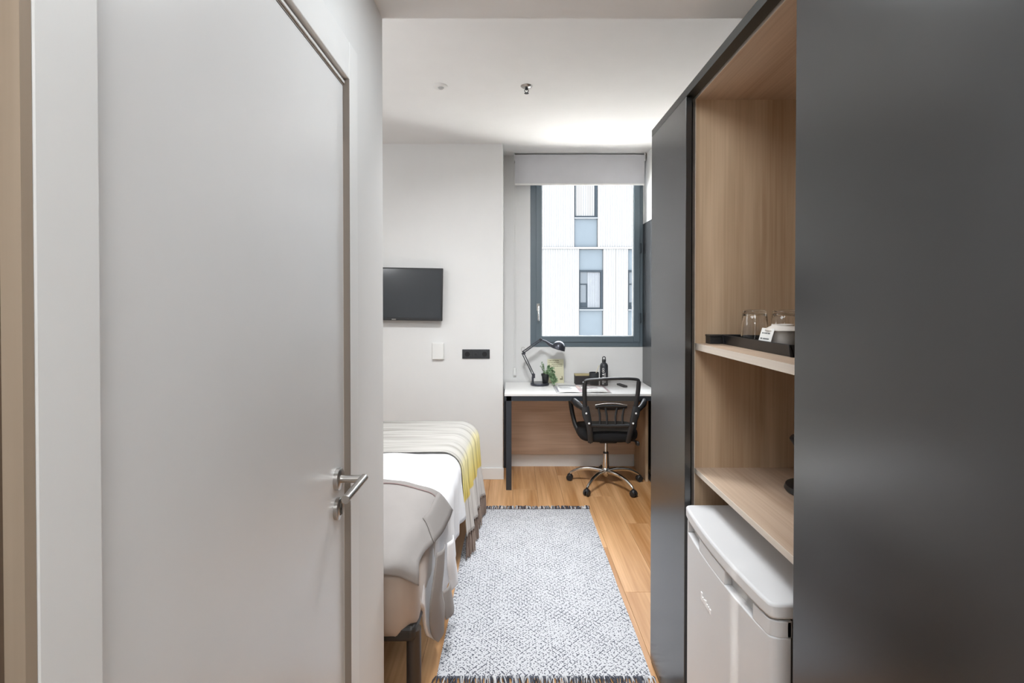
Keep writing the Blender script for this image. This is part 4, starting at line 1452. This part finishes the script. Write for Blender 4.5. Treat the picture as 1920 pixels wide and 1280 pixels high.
# border band and mauve piping on the fold
band = [[p + Vector((0.001, 0, 0.0055)) for p in r_[:]] for r_ in fg[0:5]]
MB().grid(band).build('border_band', M['grey_band'], fl_, smooth=80, solid=0.002, label='darker grey border')
bandr = [[p + Vector((0.004, 0, 0.005)) for p in r_[-6:]] for r_ in fg[0:13]]
MB().grid(bandr).build('border_band', M['grey_band'], fl_, smooth=80, solid=0.002)
for k, o_ in ((4, 0.0065),):
    MB().tube([p + Vector((0, 0, o_)) for p in fg[k]], 0.003, 6).build('piping', M['mauve'], fl_, smooth=60)
# loose strips of the border that hang down the side
strips = [
    [[(-0.300, 1.99, 0.50), (-0.283, 2.10, 0.485)], [(-0.308, 1.955, 0.42), (-0.283, 2.07, 0.40)], [(-0.318, 1.93, 0.33), (-0.288, 2.05, 0.32)], [(-0.322, 1.95, 0.24), (-0.280, 2.07, 0.25)], [(-0.318, 1.99, 0.165), (-0.278, 2.08, 0.215)], [(-0.302, 2.03, 0.115), (-0.286, 2.08, 0.165)]],
    [[(-0.285, 2.20, 0.44), (-0.272, 2.30, 0.43)], [(-0.284, 2.18, 0.35), (-0.262, 2.29, 0.34)], [(-0.278, 2.20, 0.27), (-0.255, 2.31, 0.262)], [(-0.272, 2.22, 0.215), (-0.252, 2.32, 0.225)]],
    [[(-0.288, 2.07, 0.30), (-0.272, 2.16, 0.30)], [(-0.282, 2.06, 0.23), (-0.262, 2.18, 0.22)], [(-0.276, 2.08, 0.175), (-0.256, 2.20, 0.15)]],
]
for k, s_ in enumerate(strips):
    a = [smooth_path([Vector(q_[0]), (Vector(q_[0]) + Vector(q_[1])) / 2 + Vector((0.012, -0.004, 0)), Vector(q_[1])], 4) for q_ in s_]
    cols = [smooth_path(c_, 5) for c_ in zip(*a)]
    gr = [list(r_) for r_ in zip(*cols)]
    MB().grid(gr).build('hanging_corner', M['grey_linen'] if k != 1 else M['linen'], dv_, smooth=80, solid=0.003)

# woven throw across the foot of the bed
thr = empty('bed_throw', (-0.75, 3.22, 0.62), 'woven pale throw with a yellow band and brown tassels across the bed foot', 'throw')
g, uvs, hem = [], [], []
for i in range(61):
    v = i / 60
    y = 2.875 + (3.585 - 2.875) * v
    xe = -0.285 + 0.050 * v ** 1.3
    zt, r = 0.642 + 0.006 * v, 0.115 + 0.015 * v
    L1 = xe - r + 1.22
    A = math.pi / 2 * r
    dropL = zt - r - (0.155 + 0.02 * noise.noise(Vector((y * 6, 0, 1))))
    tot = L1 + A + dropL
    row, ur = [], []
    for j in range(81):
        t = j / 80
        s_ = tot * t
        x, z_ = cloth_point(s_, xe, zt, r, 0.10)
        drop = max(0, s_ - L1 - A)
        if drop > 0:
            fold = math.sin(y * 38 + 1.0 + 1.5 * noise.noise(Vector((y * 3, 0, 0)))) * 0.6 + noise.noise(Vector((y * 9, drop, 3)))
            x += 0.06 * drop * fold
        else:
            z_ += 0.006 * noise.noise(Vector((x * 2.2, y * 16, 6))) + 0.004 * noise.noise(Vector((x * 6, y * 6, 2)))
        row.append(Vector((x, y, z_)))
        ur.append((y, t))
    hem.append(row[-1])
    g.append(row)
    uvs.append(ur)
MB().grid(g, uvs).build('woven_cloth', M['throw'], thr, smooth=80, solid=0.006)
for i in range(1, 60, 2):
    p = hem[i]
    tl = MB()
    L = p.z - 0.016
    for q_ in range(3):
        dx, dy = rnd.uniform(-0.010, 0.014), rnd.uniform(-0.010, 0.010)
        tl.tube([p + Vector((0, 0, 0.004)), p + Vector((dx * 0.3, dy * 0.3, -L * 0.3)), p + Vector((dx, dy, -L * rnd.uniform(0.9, 1.0)))], [0.0035, 0.0055, 0.0035], 6)
    tl.ball(p + Vector((0, 0, -0.012)), 0.006, 8, 6)
    tl.build('tassel', M['tassel'], thr, smooth=60)
